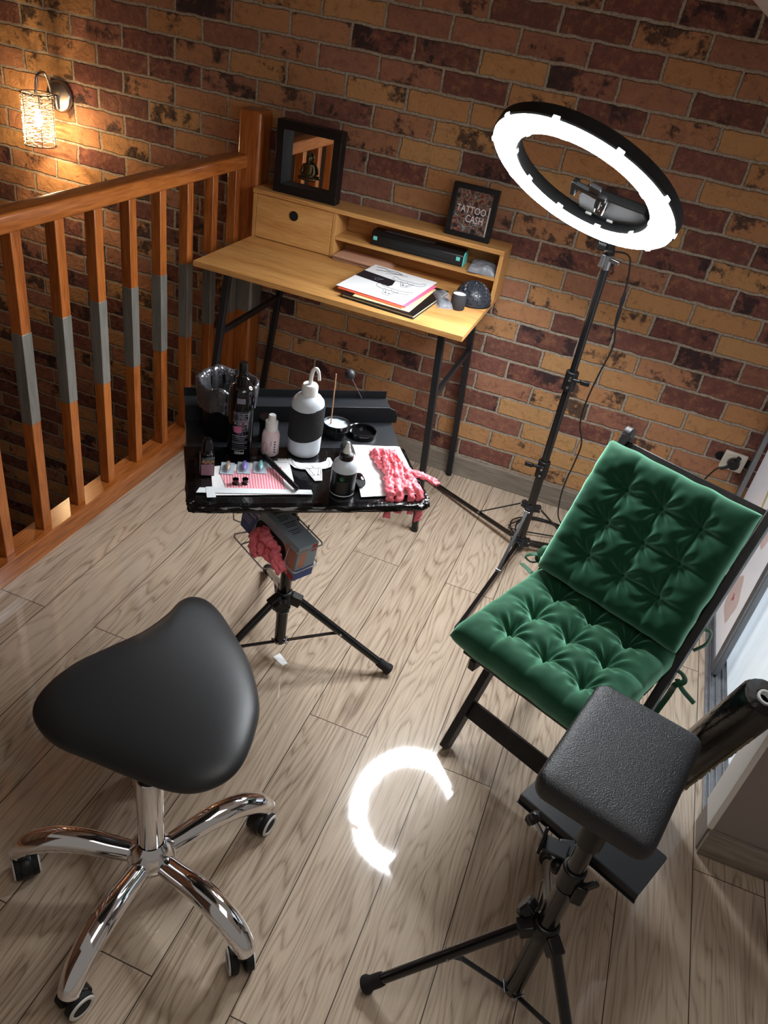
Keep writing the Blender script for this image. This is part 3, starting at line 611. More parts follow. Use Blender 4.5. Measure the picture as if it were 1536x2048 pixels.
for j in range(nv):
    A_, B_ = rings[j], rings[j + 1]
    for i in range(nu):
        i2 = (i + 1) % nu
        if len(B_) == 1: bm.faces.new((A_[i], A_[i2], B_[0]))
        else: bm.faces.new((A_[i], A_[i2], B_[i2], B_[i]))
bm.faces.new(list(reversed(rings[0]))); ob('dome', bm, plain('slate_black', (44, 47, 54), 0.3), dm, ang=25)
bm = B(); lathe(bm, [(0, 0), (0.063, 0), (0.063, 0.003), (0, 0.003)], (-0.478, 2.512, 0.7655), seg=40); ob('base', bm, BLKPL, dm)

# ------------------------------------------------------------------ ring light on its stand
rl = thing('ring_light', 'glowing white ring light on a black tripod light stand in front of the brick wall', 'ring light', (-0.09, 2.32, 0))
PX, PY = -0.088, 2.335
zsec = [(0.03, 0.36, 0.0150), (0.36, 0.68, 0.0130), (0.68, 1.035, 0.0112)]
for z0, z1, r in zsec:
    bm = B(); cyl(bm, (PX, PY, z0), (PX, PY, z1), r, 24); ob('pole', bm, BLKTUBE, rl)
for z in (0.345, 0.668):
    bm = B(); cyl(bm, (PX, PY, z - 0.032), (PX, PY, z + 0.03), 0.0200, 24); box(bm, (PX - 0.004, PY - 0.03, z - 0.018), (PX + 0.004, PY - 0.014, z + 0.02)); cl = ob('clamp', bm, BLKPL, rl, bevel=0.0015)
    s = 1 if z > 0.5 else -1
    bm = B(); cyl(bm, (PX, PY - 0.012, z + 0.008), (PX + s * 0.032, PY - 0.020, z + 0.012), 0.0055, 12); box(bm, (PX + s * 0.046 - 0.014, PY - 0.026, z + 0.004), (PX + s * 0.046 + 0.014, PY - 0.016, z + 0.018)); ob('lever', bm, BLKPL, cl, bevel=0.002)
    bm = B()
    for zz in (-0.012, 0.012): cyl(bm, (PX - 0.001, PY - 0.036, z + zz), (PX - 0.001, PY - 0.029, z + zz), 0.004, 12)
    ob('screw', bm, SATIN, cl)
bm = B(); cyl(bm, (PX, PY, 0.012), (PX, PY, 0.06), 0.019, 24)
ha = [math.atan2(2.602 - PY, -0.529 - PX), math.radians(-99), math.radians(20)]
for a in ha: bar(bm, (PX, PY, 0.038), (PX + 0.035 * math.cos(a), PY + 0.035 * math.sin(a), 0.038), 0.018, 0.03)
ob('lower_hub', bm, BLKMET, rl, bevel=0.001)
bm = B(); cyl(bm, (PX, PY, 0.175), (PX, PY, 0.20), 0.018, 24)
for a in ha: bar(bm, (PX, PY, 0.185), (PX + 0.036 * math.cos(a), PY + 0.036 * math.sin(a), 0.185), 0.016, 0.024)
ob('upper_hub', bm, BLKMET, rl, bevel=0.001)
for a in ha:
    d = Vector((math.cos(a), math.sin(a), 0)); P0 = Vector((PX, PY, 0))
    bm = B(); bar(bm, P0 + d * 0.022 + Vector((0, 0, 0.042)), P0 + d * 0.52 + Vector((0, 0, 0.009)), 0.014, 0.012); lg = ob('leg', bm, BLKTUBE, rl, bevel=0.002)
    bm = B(); bar(bm, P0 + d * 0.50 + Vector((0, 0, 0.0085)), P0 + d * 0.53 + Vector((0, 0, 0.0085)), 0.017, 0.015); ob('foot', bm, RUBBER, lg, bevel=0.003)
    bm = B(); bar(bm, P0 + d * 0.034 + Vector((0, 0, 0.185)), P0 + d * 0.205 + Vector((0, 0, 0.038)), 0.010, 0.004); st = ob('strut', bm, BLKMET, rl)
    bm = B(); s = d.cross(Vector((0, 0, 1)))
    bm.free()
    for q in (P0 + d * 0.034 + Vector((0, 0, 0.185)), P0 + d * 0.205 + Vector((0, 0, 0.037)), P0 + d * 0.03 + Vector((0, 0, 0.042))): bm = B(); cyl(bm, q - s * 0.010, q + s * 0.010, 0.0035, 10); ob('rivet', bm, SATIN, st)
# head
RC = Vector((-0.191, 2.062, 1.258)); RN = Vector((-0.25290225, -0.53470476, -0.80630718)); RU = Vector((0.29064782, 0.75291455, -0.59046043)); RX = Vector((-0.92280241, 0.3836802, 0.03500301))
TR = Matrix(((RX.x, RU.x, RN.x, RC.x), (RX.y, RU.y, RN.y, RC.y), (RX.z, RU.z, RN.z, RC.z), (0, 0, 0, 1)))
EM = emis('led_diffuser', (0.93, 0.97, 1.0), RING_EMIT)
HOUS = plain('black_housing', (16, 18, 20), 0.6)
CLIP = emis('glowing_clip', (0.93, 0.97, 1.0), 3.0)  # clips glow by themselves, standing in for ring light shining through
bm = B(); lathe(bm, [(0.1865, 0.0), (0.193, 0.0045), (0.219, 0.006), (0.245, 0.0045), (0.2515, 0.0)], seg=128, T=TR); ob('light_panel', bm, EM, rl)
bm = B(); lathe(bm, [(0.1865, -0.0005), (0.184, -0.003), (0.184, -0.026), (0.190, -0.034), (0.248, -0.034), (0.255, -0.028), (0.2555, -0.004), (0.2515, -0.0005), (0.1865, -0.0005)], seg=128, T=TR); ob('ring_housing', bm, HOUS, rl)
for k in range(10):
    a = 2 * PI * (k + 0.5) / 10
    for r in (0.2505, 0.1875):
        bm = B(); s = 1 if r > 0.2 else -1
        box(bm, (r - 0.003 if s > 0 else r - 0.0045, -0.009, -0.007), (r + 0.0062 if s > 0 else r + 0.003, 0.009, 0.0012), TR @ Matrix.Rotation(a, 4, 'Z')); ob('clip', bm, CLIP, rl, bevel=0.001)
bm = B(); seg_pts = []
for k in range(25):
    a = math.radians(18 + 102 * k / 24) ; seg_pts.append((0.188 * math.cos(a + 0.42), 0.188 * math.sin(a + 0.42)))
poly = [(-0.155, 0.100), (-0.145, 0.072), (0.030, 0.072), (0.052, 0.105), (0.070, 0.1745)] + [(0.187 * math.cos(math.radians(q)), 0.187 * math.sin(math.radians(q))) for q in range(72, 148, 6)]
prism(bm, poly, -0.046, -0.022, TR); ob('control_box', bm, HOUS, rl, bevel=0.004)
bm = B()
for xx in (-0.03, 0.035): box(bm, (xx - 0.008, 0.168, -0.022), (xx + 0.008, 0.174, -0.017), TR)
ob('box_marking', bm, WHITE, rl)
# neck and tilt joint
bm = B(); cyl(bm, TR @ Vector((0.0, 0.215, -0.03)), TR @ Vector((0.0, 0.262, -0.045)), 0.012); cyl(bm, (PX, PY, 1.06), TR @ Vector((0.0, 0.262, -0.045)), 0.013, 20, 0.013)
ob('neck', bm, HOUS, rl)
nk = TR @ Vector((0, 0.262, -0.045))
bm = B(); cyl(bm, (PX - 0.016, PY - 0.025, 1.085), (PX - 0.040, PY - 0.03, 1.087), 0.017, 20); ob('tilt_knob', bm, BLKPL, rl, bevel=0.003)
bm = B(); cyl(bm, (PX, PY, 1.015), (PX, PY, 1.062), 0.0125, 20); box(bm, (PX - 0.022, PY - 0.016, 1.022), (PX - 0.008, PY + 0.010, 1.058)); bar(bm, (PX + 0.006, PY - 0.012, 1.048), (PX + 0.034, PY - 0.024, 1.045), 0.010, 0.012); ob('swivel_joint', bm, SATIN, rl, bevel=0.002)
# phone holder
bm = B(); tube(bm, [TR @ Vector(q) for q in ((-0.020, 0.118, -0.020), (-0.030, 0.095, -0.004), (-0.034, 0.080, 0.004))], 0.006, 12); sphere(bm, TR @ Vector((-0.022, 0.112, -0.018)), 0.011); ph = ob('holder_arm', bm, BLKPL, rl)
bm = B(); bar(bm, TR @ Vector((-0.034, 0.084, 0.006)), TR @ Vector((-0.068, 0.004, 0.010)), 0.024, 0.012, RN); bar(bm, TR @ Vector((-0.078, 0.0, 0.010)), TR @ Vector((0.004, -0.024, 0.010)), 0.020, 0.014, RN)
bar(bm, TR @ Vector((0.004, -0.032, 0.004)), TR @ Vector((0.010, 0.002, 0.020)), 0.014, 0.022, RN); bar(bm, TR @ Vector((-0.060, -0.005, 0.004)), TR @ Vector((-0.052, 0.026, 0.020)), 0.014, 0.022, RN); bar(bm, TR @ Vector((-0.050, -0.020, 0.008)), TR @ Vector((-0.058, -0.044, 0.008)), 0.030, 0.014, RN)
ob('phone_clamp', bm, BLKPL, rl, bevel=0.003)
bm = B(); 
for q in ((-0.044, 0.058, 0.0135), (-0.062, 0.018, 0.0175)): cyl(bm, TR @ Vector(q), TR @ (Vector(q) + Vector((0, 0, 0.002))), 0.004, 12)
ob('clamp_screw', bm, SATIN, rl)
# power cable
cb = thing('power_cable', 'thin black power cable hanging from the ring light to a coil on the floor', 'cable', (0.0, 2.4, 0))
path = [(-0.10, 2.245, 1.085), (-0.040, 2.33, 1.07), (-0.022, 2.35, 1.02), (-0.015, 2.35, 0.948), (-0.012, 2.35, 0.87), (0.002, 2.355, 0.80), (-0.012, 2.36, 0.70), (-0.022, 2.36, 0.60), (-0.018, 2.36, 0.525), (0.006, 2.36, 0.46), (0.004, 2.37, 0.38), (-0.004, 2.40, 0.28), (0.0, 2.46, 0.16), (0.02, 2.52, 0.06)]
for k in range(26):
    a = 0.4 + k * 2 * PI / 10; path.append((-0.02 + (0.115 + 0.012 * math.sin(k)) * math.cos(a), 2.475 + (0.10 + 0.01 * math.cos(k * 1.3)) * math.sin(a), 0.005 + 0.0042 * (k / 10)))
path += [(0.20, 2.55, 0.005), (0.36, 2.62, 0.006), (0.42, 2.68, 0.08), (0.44, 2.685, 0.25), (0.470, 2.672, 0.36), (0.500, 2.672, 0.385)]
bm = B(); tube(bm, catmull(path, 5), 0.0026, 8); ob('cord', bm, BLKPL, cb)
bm = B(); tube(bm, catmull([(-0.0155, 2.35, 0.962), (-0.013, 2.35, 0.90), (-0.011, 2.35, 0.862)], 6), [0.004, 0.0045, 0.006, 0.006, 0.0045, 0.006, 0.006, 0.006, 0.0055, 0.005, 0.0045, 0.0045, 0.004], 12); ob('connector', bm, BLKPL, cb)
bm = B(); cyl(bm, (0.522, 2.695, 0.396), (0.522, 2.672, 0.396), 0.021, 28, 0.018); bar(bm, (0.522, 2.682, 0.396), (0.532, 2.684, 0.428), 0.014, 0.014, (0, 1, 0)); tube(bm, [(0.51, 2.674, 0.39), (0.485, 2.671, 0.372)], [0.007, 0.004], 12); ob('plug', bm, BLKPL, cb, bevel=0.002)
so = thing('wall_socket', 'cream wall socket set into the brick wall beside the wardrobe', 'socket', (0.522, YW, 0.396))
T = Matrix.Translation((0.522, YW, 0.396)) @ Matrix.Rotation(0.05, 4, 'Y')
bm = B(); box(bm, (-0.039, -0.014, -0.034), (0.039, -0.001, 0.034), T); ob('cover_plate', bm, CREAM, so, bevel=0.003)
bm = B(); box(bm, (-0.032, -0.0165, -0.028), (0.032, -0.014, 0.028), T); lathe(bm, [(0.0215, 0.0), (0.0225, 0.003), (0.024, 0.003), (0.025, 0)], seg=32, T=T @ frame_mat((0, -0.0155, 0), (0, -1, 0))); ob('socket_insert', bm, CREAM, so, bevel=0.001)
bm = B()
for xx in (-0.047, 0.05): lathe(bm, [(0, 0.0015), (0.016, 0.0015), (0.017, 0)], seg=20, T=T @ frame_mat((xx, -0.0005, 0.002), (0, -1, 0)))
ob('mounting_hole', bm, DARK, so)

# ------------------------------------------------------------------ folding chair with green cushions (local frame: x across, y to the back)
CR = math.atan2(-0.4, 0.917); CO = (-0.088, 1.367, 0)
TC = Matrix.Translation(CO) @ Matrix.Rotation(CR, 4, 'Z')
ch = thing('folding_chair', 'black stained wooden folding chair under the green tufted cushions', 'chair', CO, CR)
pd_ = Vector((0, 0.449, 0.80)).normalized(); pn = Vector((0, -pd_.z, pd_.y)); PL = Vector((0, 0.449, 0.80)).length
def pp(x, s, n=0): return Vector((x, 0, 0)) + pd_ * s + pn * n
for x in (0.010, 0.372):
    bm = B(); bar(bm, pp(x, 0.012), pp(x, PL), 0.020, 0.040, pn); cyl(bm, pp(x - 0.010, PL), pp(x + 0.010, PL), 0.020, 24); ob('side_post', bm, BLKWOOD, ch, bevel=0.003, local=True)
for s0, s1, nm in ((0.835, 0.905, 'top_rail'), (0.758, 0.812, 'back_slat'), (0.690, 0.742, 'back_slat'), (0.622, 0.674, 'back_slat'), (0.555, 0.606, 'back_slat')):
    bm = B(); a = pp(0.021, s0, -0.006); b_ = pp(0.361, s0, -0.006)
    mid = (s0 + s1) / 2; bar(bm, pp(0.0205, mid, -0.004), pp(0.3615, mid, -0.004), s1 - s0, 0.012, pn); ob(nm, bm, BLKWOOD, ch, bevel=0.002, local=True)
bm = B(); bar(bm, pp(0.0205, 0.135, 0), pp(0.3615, 0.135, 0), 0.046, 0.014, pn); ob('front_stretcher', bm, BLKWOOD, ch, bevel=0.002, local=True)
for x in (0.034, 0.348):
    bm = B(); bar(bm, (x, -0.03, 0.395), (x, 0.445, 0.012), 0.018, 0.036, (0, 1, 0)); ob('rear_leg', bm, BLKWOOD, ch, bevel=0.003, local=True)
bm = B(); bar(bm, (0.043, 0.37, 0.075), (0.339, 0.37, 0.075), 0.036, 0.014, (0, 1, 0)); ob('rear_stretcher', bm, BLKWOOD, ch, bevel=0.002, local=True)
for x in (0.052, 0.330):
    bm = B(); box(bm, (x - 0.008, -0.070, 0.374), (x + 0.008, 0.25, 0.402)); ob('seat_rail', bm, BLKWOOD, ch, bevel=0.002, local=True)
for k in range(6):
    y = -0.068 + k * 0.056; bm = B(); box(bm, (0.022, y, 0.4025), (0.360, y + 0.046, 0.414)); ob('seat_slat', bm, BLKWOOD, ch, bevel=0.002, local=True)
def cushion(W, D, H, nx=3, ny=3, n=110, seed=0, base=0.0):
    """tufted pad centred on the origin, bottom at z=0"""
    bm = B(); top, bot = [], []
    tufts = [((i + 1) / (nx + 1) * 2 - 1, (j + 1) / (ny + 1) * 2 - 1) for i in range(nx) for j in range(ny)]
    for i in range(n + 1):
        rt, rb = [], []
        for j in range(n + 1):
            u, v = i / n * 2 - 1, j / n * 2 - 1
            X, Y = u * W / 2, v * D / 2
            ed = (max(0.0, 1 - abs(u) ** 7) * max(0.0, 1 - abs(v) ** 7)) ** 0.36
            h = 1.0; pull = Vector((0, 0))
            for (tu, tv) in tufts:
                dx, dy = (u - tu) * W / 2, (v - tv) * D / 2; r = math.hypot(dx, dy)
                h -= 0.60 * math.exp(-(r / 0.024) ** 1.2)
                a = math.atan2(dy, dx); h -= 0.17 * math.exp(-((r - 0.026) / 0.022) ** 2) * (0.5 + 0.5 * math.cos(a * 9 + 5 * noise.noise((tu * 5, tv * 5, seed + a * 0.3))))
            for k in range(1, nx + 1):
                dl = (u - (k / (nx + 1) * 2 - 1)) * W / 2; dl += 0.004 * noise.noise((v * 3, k, seed + 2)); h -= 0.30 * math.exp(-abs(dl) / 0.009) * (0.75 if abs(v) < 0.55 else 0.85 * (1 - (abs(v) - 0.5) * 1.3))
            for k in range(1, ny + 1):
                dl = (v - (k / (ny + 1) * 2 - 1)) * D / 2; dl += 0.004 * noise.noise((u * 3, k, seed + 5)); h -= 0.30 * math.exp(-abs(dl) / 0.009) * (0.75 if abs(u) < 0.55 else 0.85 * (1 - (abs(u) - 0.5) * 1.3))
            # gathers running in from the rim
            rim = max(abs(u), abs(v)); s_ = u if abs(v) > abs(u) else v
            h += 0.12 * math.sin(s_ * 26 + 3 * noise.noise((s_ * 4, rim, seed))) * max(0, rim - 0.55) * 2.0 * (1 - rim)
            h += 0.07 * noise.noise((u * 3.2 + seed, v * 3.2, 0.3)) + 0.03 * noise.noise((u * 9, v * 9, seed))
            k1 = 1 - 0.035 * (abs(v) ** 2) * 0 + 0.018 * noise.noise((v * 4, seed, u * 2)); ww = W / 2 * k1 * (1 - 0.05 * (1 - abs(v)) * 0)
            dd = D / 2 * (1 + 0.018 * noise.noise((u * 4, seed + 9, v * 2)))
            hz = H * 0.42
            rt.append(bm.verts.new((u * ww, v * dd, hz + (H - hz) * max(0.03, h) * ed)))
            if 0 < i < n and 0 < j < n: rb.append(bm.verts.new((u * ww * 0.995, v * dd * 0.995, hz - hz * ed * 0.98)))
            else: rb.append(rt[-1])
        top.append(rt); bot.append(rb)
    for i in range(n):
        for j in range(n):
            bm.faces.new((top[i][j], top[i + 1][j], top[i + 1][j + 1], top[i][j + 1]))
            q = (bot[i][j], bot[i][j + 1], bot[i + 1][j + 1], bot[i + 1][j])
            if len(set(q)) == 4:
                try: bm.faces.new(q)
                except ValueError: pass
    return bm, [(tu * W / 2, tv * D / 2) for tu, tv in tufts]
def ribbon(bm, pts, w=0.014, th=0.0014): tube(bm, catmull(pts, 6), w / 2, 8, flat=th / (w / 2) * 1.6)
def place_cushion(name, label, M_, W, D, H, seed, ties):
    t = thing(name, label, 'cushion', M_.translation)
    bm, tf = cushion(W, D, H, seed=seed); bmesh.ops.transform(bm, matrix=M_, verts=bm.verts[:]); ob('pad', bm, GREEN, t, ang=180)
    for (x, y) in tf:
        bm = B(); sphere(bm, (0, 0, 0), 0.0062, sz=0.5); bmesh.ops.transform(bm, matrix=M_ @ Matrix.Translation((x, y, 0.3 * H + 0.7 * H * 0.22)), verts=bm.verts[:]); ob('tuft_button', bm, GREEN, t)
    for pts in ties:
        bm = B(); ribbon(bm, [TC @ Vector(p) for p in pts]); ob('tie_ribbon', bm, GREENB, t)
    return t
MS = TC @ Matrix.Translation((0.181, 0.093, 0.4155)) @ Matrix.Rotation(math.radians(1.0), 4, 'X')
place_cushion('seat_cushion', 'bright green velvet tufted cushion lying on the chair seat', MS, 0.376, 0.372, 0.088, 1, [
    [(0.0, 0.26, 0.43), (-0.010, 0.262, 0.43), (-0.022, 0.25, 0.445), (-0.012, 0.235, 0.44), (-0.004, 0.25, 0.41), (-0.006, 0.262, 0.37), (-0.012, 0.25, 0.335)],
    [(-0.01, 0.262, 0.425), (-0.04, 0.275, 0.430), (-0.075, 0.29, 0.425)],
    [(0.36, 0.26, 0.43), (0.39, 0.262, 0.43), (0.404, 0.25, 0.425), (0.392, 0.24, 0.41), (0.388, 0.255, 0.38), (0.384, 0.262, 0.34), (0.38, 0.25, 0.30)],
    [(0.388, 0.255, 0.415), (0.41, 0.24, 0.41), (0.445, 0.235, 0.40)]])
cm_ = pp(0.184, 0.716, 0.0205)
MB_ = TC @ Matrix(((1, 0, 0, cm_.x), (0, pd_.y, pn.y, cm_.y), (0, pd_.z, pn.z, cm_.z), (0, 0, 0, 1)))
place_cushion('back_cushion', 'dark green velvet tufted cushion leaning on the chair back', MB_, 0.366, 0.345, 0.082, 4, [
    [(0.0, 0.30, 0.50), (-0.016, 0.305, 0.50), (-0.030, 0.29, 0.505), (-0.030, 0.27, 0.48), (-0.015, 0.28, 0.46), (-0.02, 0.27, 0.43), (-0.03, 0.255, 0.40)],
    [(-0.02, 0.29, 0.49), (-0.045, 0.27, 0.485), (-0.060, 0.265, 0.47), (-0.04, 0.265, 0.465), (-0.02, 0.28, 0.475)],
    [(0.37, 0.32, 0.52), (0.392, 0.33, 0.52), (0.398, 0.31, 0.50), (0.384, 0.29, 0.48)]])

# ------------------------------------------------------------------ saddle stool
SX, SY = -0.535, 0.755
st = thing('saddle_stool', 'black leatherette saddle stool with five chrome legs on castors', 'stool', (SX, SY, 0))
OUT = [(-0.13, -0.129), (-0.156, -0.1), (-0.161, -0.037), (-0.149, 0.031), (-0.142, 0.102), (-0.157, 0.172), (-0.180, 0.225), (-0.184, 0.262), (-0.165, 0.283), (-0.119, 0.278), (-0.038, 0.244), (0.041, 0.203), (0.123, 0.141), (0.168, 0.086), (0.198, 0.031), (0.203, -0.011), (0.184, -0.049), (0.145, -0.074), (0.077, -0.095), (0.002, -0.115), (-0.069, -0.134)]
ol = catmull([Vector((u, v, 0)) for u, v in OUT], 6, closed=True)
SA, SV = Vector((0.956, -0.295, 0)), Vector((0.295, 0.956, 0)); SC = Vector((0, 0.03, 0))
def seat_z(u, v):
    vv = v - 0.05
    return 0.535 + 0.30 * u * u * (1 if u > 0 else 0.8) - 0.95 * vv * vv
bm = B(); NR = 30; rt, rb = [], []
for j, p in enumerate(ol):
    A_, B_ = [], []
    for k in range(1, NR + 1):
        f = k / NR; q = SC + (p - SC) * (1 - (1 - f) ** 1.6); rho = (1 - (1 - f) ** 1.6)
        dome = math.sqrt(max(0, 1 - rho ** 7)); wxy = Vector((SX, SY, 0)) + SA * q.x + SV * q.y; zc = seat_z(q.x, q.y)
        A_.append(bm.verts.new((wxy.x, wxy.y, zc + 0.030 * dome)))
        if k < NR: B_.append(bm.verts.new((wxy.x, wxy.y, zc - 0.030 * math.sqrt(max(0, 1 - rho ** 4)))))
    B_.append(A_[-1]); rt.append(A_); rb.append(B_)
w0 = Vector((SX, SY, 0)) + SA * SC.x + SV * SC.y; ct = bm.verts.new((w0.x, w0.y, seat_z(*SC.xy) + 0.030)); cb_ = bm.verts.new((w0.x, w0.y, seat_z(*SC.xy) - 0.030)); n = len(ol)
for j in range(n):
    j2 = (j + 1) % n; bm.faces.new((ct, rt[j][0], rt[j2][0])); bm.faces.new((cb_, rb[j2][0], rb[j][0]))
    for k in range(NR - 1):
        bm.faces.new((rt[j][k], rt[j][k + 1], rt[j2][k + 1], rt[j2][k]))
        bm.faces.new((rb[j][k], rb[j2][k], rb[j2][k + 1], rb[j][k + 1]))
ob('seat', bm, LEATHER2, st, ang=180)
bm = B(); lathe(bm, [(0.034, 0.43), (0.034, 0.50), (0.07, 0.51), (0.07, 0.515)], (SX, SY, 0), seg=32); cyl(bm, (SX, SY, 0.345), (SX, SY, 0.50), 0.019, 24); ob('seat_mount', bm, BLKPL, st)
bm = B(); lathe(bm, [(0.0, 0.350), (0.022, 0.350), (0.0245, 0.346), (0.0245, 0.15), (0.027, 0.145)], (SX, SY, 0), seg=36); ob('gas_column', bm, CHROME, st)
bm = B(); lathe(bm, [(0.0265, 0.155), (0.034, 0.146), (0.047, 0.118), (0.047, 0.098), (0.036, 0.084), (0.020, 0.082), (0.018, 0.060), (0, 0.060)], (SX, SY, 0), seg=40); ob('hub', bm, CHROME, st)
leg0 = None
for k, ang in enumerate((-88, -16, 56, 128, 200)):
    a = math.radians(ang); d = Vector((math.cos(a), math.sin(a), 0)); s = Vector((-d.y, d.x, 0)); P0 = Vector((SX, SY, 0))
    pts = catmull([P0 + d * r + Vector((0, 0, z)) for r, z in ((0.030, 0.106), (0.075, 0.115), (0.13, 0.128), (0.185, 0.126), (0.228, 0.108), (0.254, 0.084), (0.262, 0.070))], 5)
    m_ = len(pts); bm = B(); tube(bm, pts, [0.0195 + 0.0055 * math.sin(PI * min(1, i / m_ * 1.1)) for i in range(m_)], 20); lg = ob('leg', bm, CHROME, st)
    cc = P0 + d * 0.252 + Vector((0, 0, 0.0265)); turn = math.radians((20, 35, -25, 0, 60)[k]); ax = (s * math.cos(turn) + d * math.sin(turn)); fw = Vector((-ax.y, ax.x, 0))
    bm = B()
    for sg in (-1, 1): lathe(bm, [(0, -0.008), (0.022, -0.009), (0.026, -0.006), (0.026, 0.006), (0.022, 0.009), (0, 0.008)], seg=28, T=frame_mat(cc + ax * sg * 0.0145, ax))
    cyl(bm, cc - ax * 0.006, cc + ax * 0.006, 0.008)
    cs = ob('castor', bm, RUBBER, st, label='black twin castor')
    for sg in (-1, 1):
        bm = B(); lathe(bm, [(0.0175, 0.0092), (0.0195, 0.0112), (0.0236, 0.0105), (0.0255, 0.0078)], seg=28, T=frame_mat(cc + ax * sg * 0.0145, ax * sg))
        ob('castor_ring', bm, MATS.get('grey_white_rim') or plain('grey_white_rim', (206, 204, 200), 0.5), cs)
    bm = B(); lathe(bm, [(0.0295, -0.010), (0.0305, -0.0085), (0.0305, 0.0085), (0.0295, 0.010)], seg=20, T=frame_mat(cc, ax, fw), a0=-0.4, a1=2.2) ; cyl(bm, cc + Vector((0, 0, 0.02)), P0 + d * 0.262 + Vector((0, 0, 0.072)), 0.009)
    ob('castor_hood', bm, BLKPL, cs)

# ------------------------------------------------------------------ work tray on tripod (music stand shape)
TX, TY, TZ = -0.60, 1.46, 0.655
tt = thing('work_tray_stand', 'black tripod stand carrying the black steel work tray with film wrapped front', 'stand', (TX, TY, 0))
TP = [(-0.716, 1.176), (-0.700, 1.160), (-0.686, 1.158), (-0.503, 1.275), (-0.300, 1.418), (-0.282, 1.432), (-0.279, 1.452), (-0.409, 1.639), (-0.472, 1.752), (-0.899, 1.449), (-0.831, 1.345), (-0.735, 1.205)]
bm = B(); prism(bm, TP, TZ - 0.006, TZ); ob('tray_plate', bm, BLKMET, tt, bevel=0.0012)
e1 = Vector((-0.899, 1.449, 0)); e2 = Vector((-0.472, 1.752, 0)); ed_ = (e2 - e1).normalized(); en = Vector((-ed_.y, ed_.x, 0))
def lipm(o): return Matrix(((ed_.x, 0, -en.x, o.x), (ed_.y, 0, -en.y, o.y), (0, 1, 0, o.z), (0, 0, 0, 1)))
ll = (e2 - e1).length
bm = B(); prism(bm, [(0.0, 0.0), (ll + 0.012, 0.0), (ll + 0.012, 0.020), (ll + 0.004, 0.036), (ll - 0.014, 0.044), (0.0, 0.044)], 0, 0.002, lipm(Vector((e1.x, e1.y, TZ)))); box_o = e1 + en * 0.05
ob('tray_lip', bm, BLKMET, tt, bevel=0.0008)
bm = B(); bar(bm, e1 + Vector((0, 0, TZ + 0.043)) + en * 0.024, e2 + Vector((0, 0, TZ + 0.043)) + en * 0.024 - ed_ * 0.01, 0.050, 0.002); bar(bm, e1 + Vector((0, 0, TZ + 0.054)) + en * 0.049, e2 + Vector((0, 0, TZ + 0.054)) + en * 0.049 - ed_ * 0.01, 0.002, 0.022); ob('ledge', bm, BLKMET, tt)
# stretch film over the front half
def film_z(x, y): return 0.0012 + 0.0010 * noise.noise((x * 40, y * 90, 1)) + 0.0008 * noise.noise((x * 150, y * 20, 2))
FP = [(-0.720, 1.172), (-0.700, 1.155), (-0.686, 1.1535), (-0.503, 1.270), (-0.298, 1.412), (-0.278, 1.428), (-0.2745, 1.452), (-0.40, 1.640), (-0.44, 1.61), (-0.62, 1.49), (-0.76, 1.395), (-0.837, 1.345)]
bm = B(); prism(bm, FP, -0.008, 0.0008, Matrix.Translation((0, 0, TZ)))
bmesh.ops.triangulate(bm, faces=bm.faces[:]); bmesh.ops.subdivide_edges(bm, edges=bm.edges[:], cuts=16, use_grid_fill=True)
for v in bm.verts:
    nn_ = noise.noise((v.co.x * 60, v.co.y * 60, 3)); v.co.z += (0.0010 * (nn_ + 0.5 * noise.noise((v.co.x * 170, v.co.y * 40, 9)) + 0.7) if v.co.z > TZ else -0.003 * abs(noise.noise((v.co.x * 30, v.co.y * 30, 8))) - (0.004 if v.co.z < TZ - 0.006 else 0))
ob('film_wrap', bm, FILMBLK, tt, label='shiny black stretch film')
fe = catmull([Vector((-0.80, 1.30, 0)), Vector((-0.722, 1.176, 0)), Vector((-0.700, 1.1555, 0)), Vector((-0.684, 1.1545, 0)), Vector((-0.503, 1.269, 0)), Vector((-0.299, 1.410, 0)), Vector((-0.2775, 1.430, 0)), Vector((-0.275, 1.455, 0)), Vector((-0.34, 1.545, 0)), Vector((-0.40, 1.636, 0))], 26)
bm = B(); g = []
for i, q in enumerate(fe):
    tn = (fe[min(i + 1, len(fe) - 1)] - fe[max(i - 1, 0)]).normalized(); on = Vector((tn.y, -tn.x, 0)); r = []
    for j in range(11):
        a = j / 10; px = -0.016 + 0.019 * math.sin(min(1, a * 1.6) * PI / 2) - (0.010 * max(0, a - 0.7)); pz = 0.0022 - 0.014 * max(0, a - 0.45) / 0.55
        w_ = 0.0026 * noise.noise((i * 0.31, j * 0.6, 4)) + 0.0022 * noise.noise((i * 0.11, j * 0.25, 14))
        r.append(bm.verts.new(q + on * (px + w_) + Vector((0, 0, TZ + pz + abs(w_) * (1 if a < 0.5 else -0.6)))))
    g.append(r)
for i in range(len(g) - 1):
    for j in range(10): bm.faces.new((g[i][j], g[i + 1][j], g[i + 1][j + 1], g[i][j + 1]))
bmesh.ops.solidify(bm, geom=bm.faces[:], thickness=0.0004)
ob('film_edge', bm, FILMBLK, tt, label='crinkled film folded over the tray edge', ang=25)
Tz = TZ + 0.0036
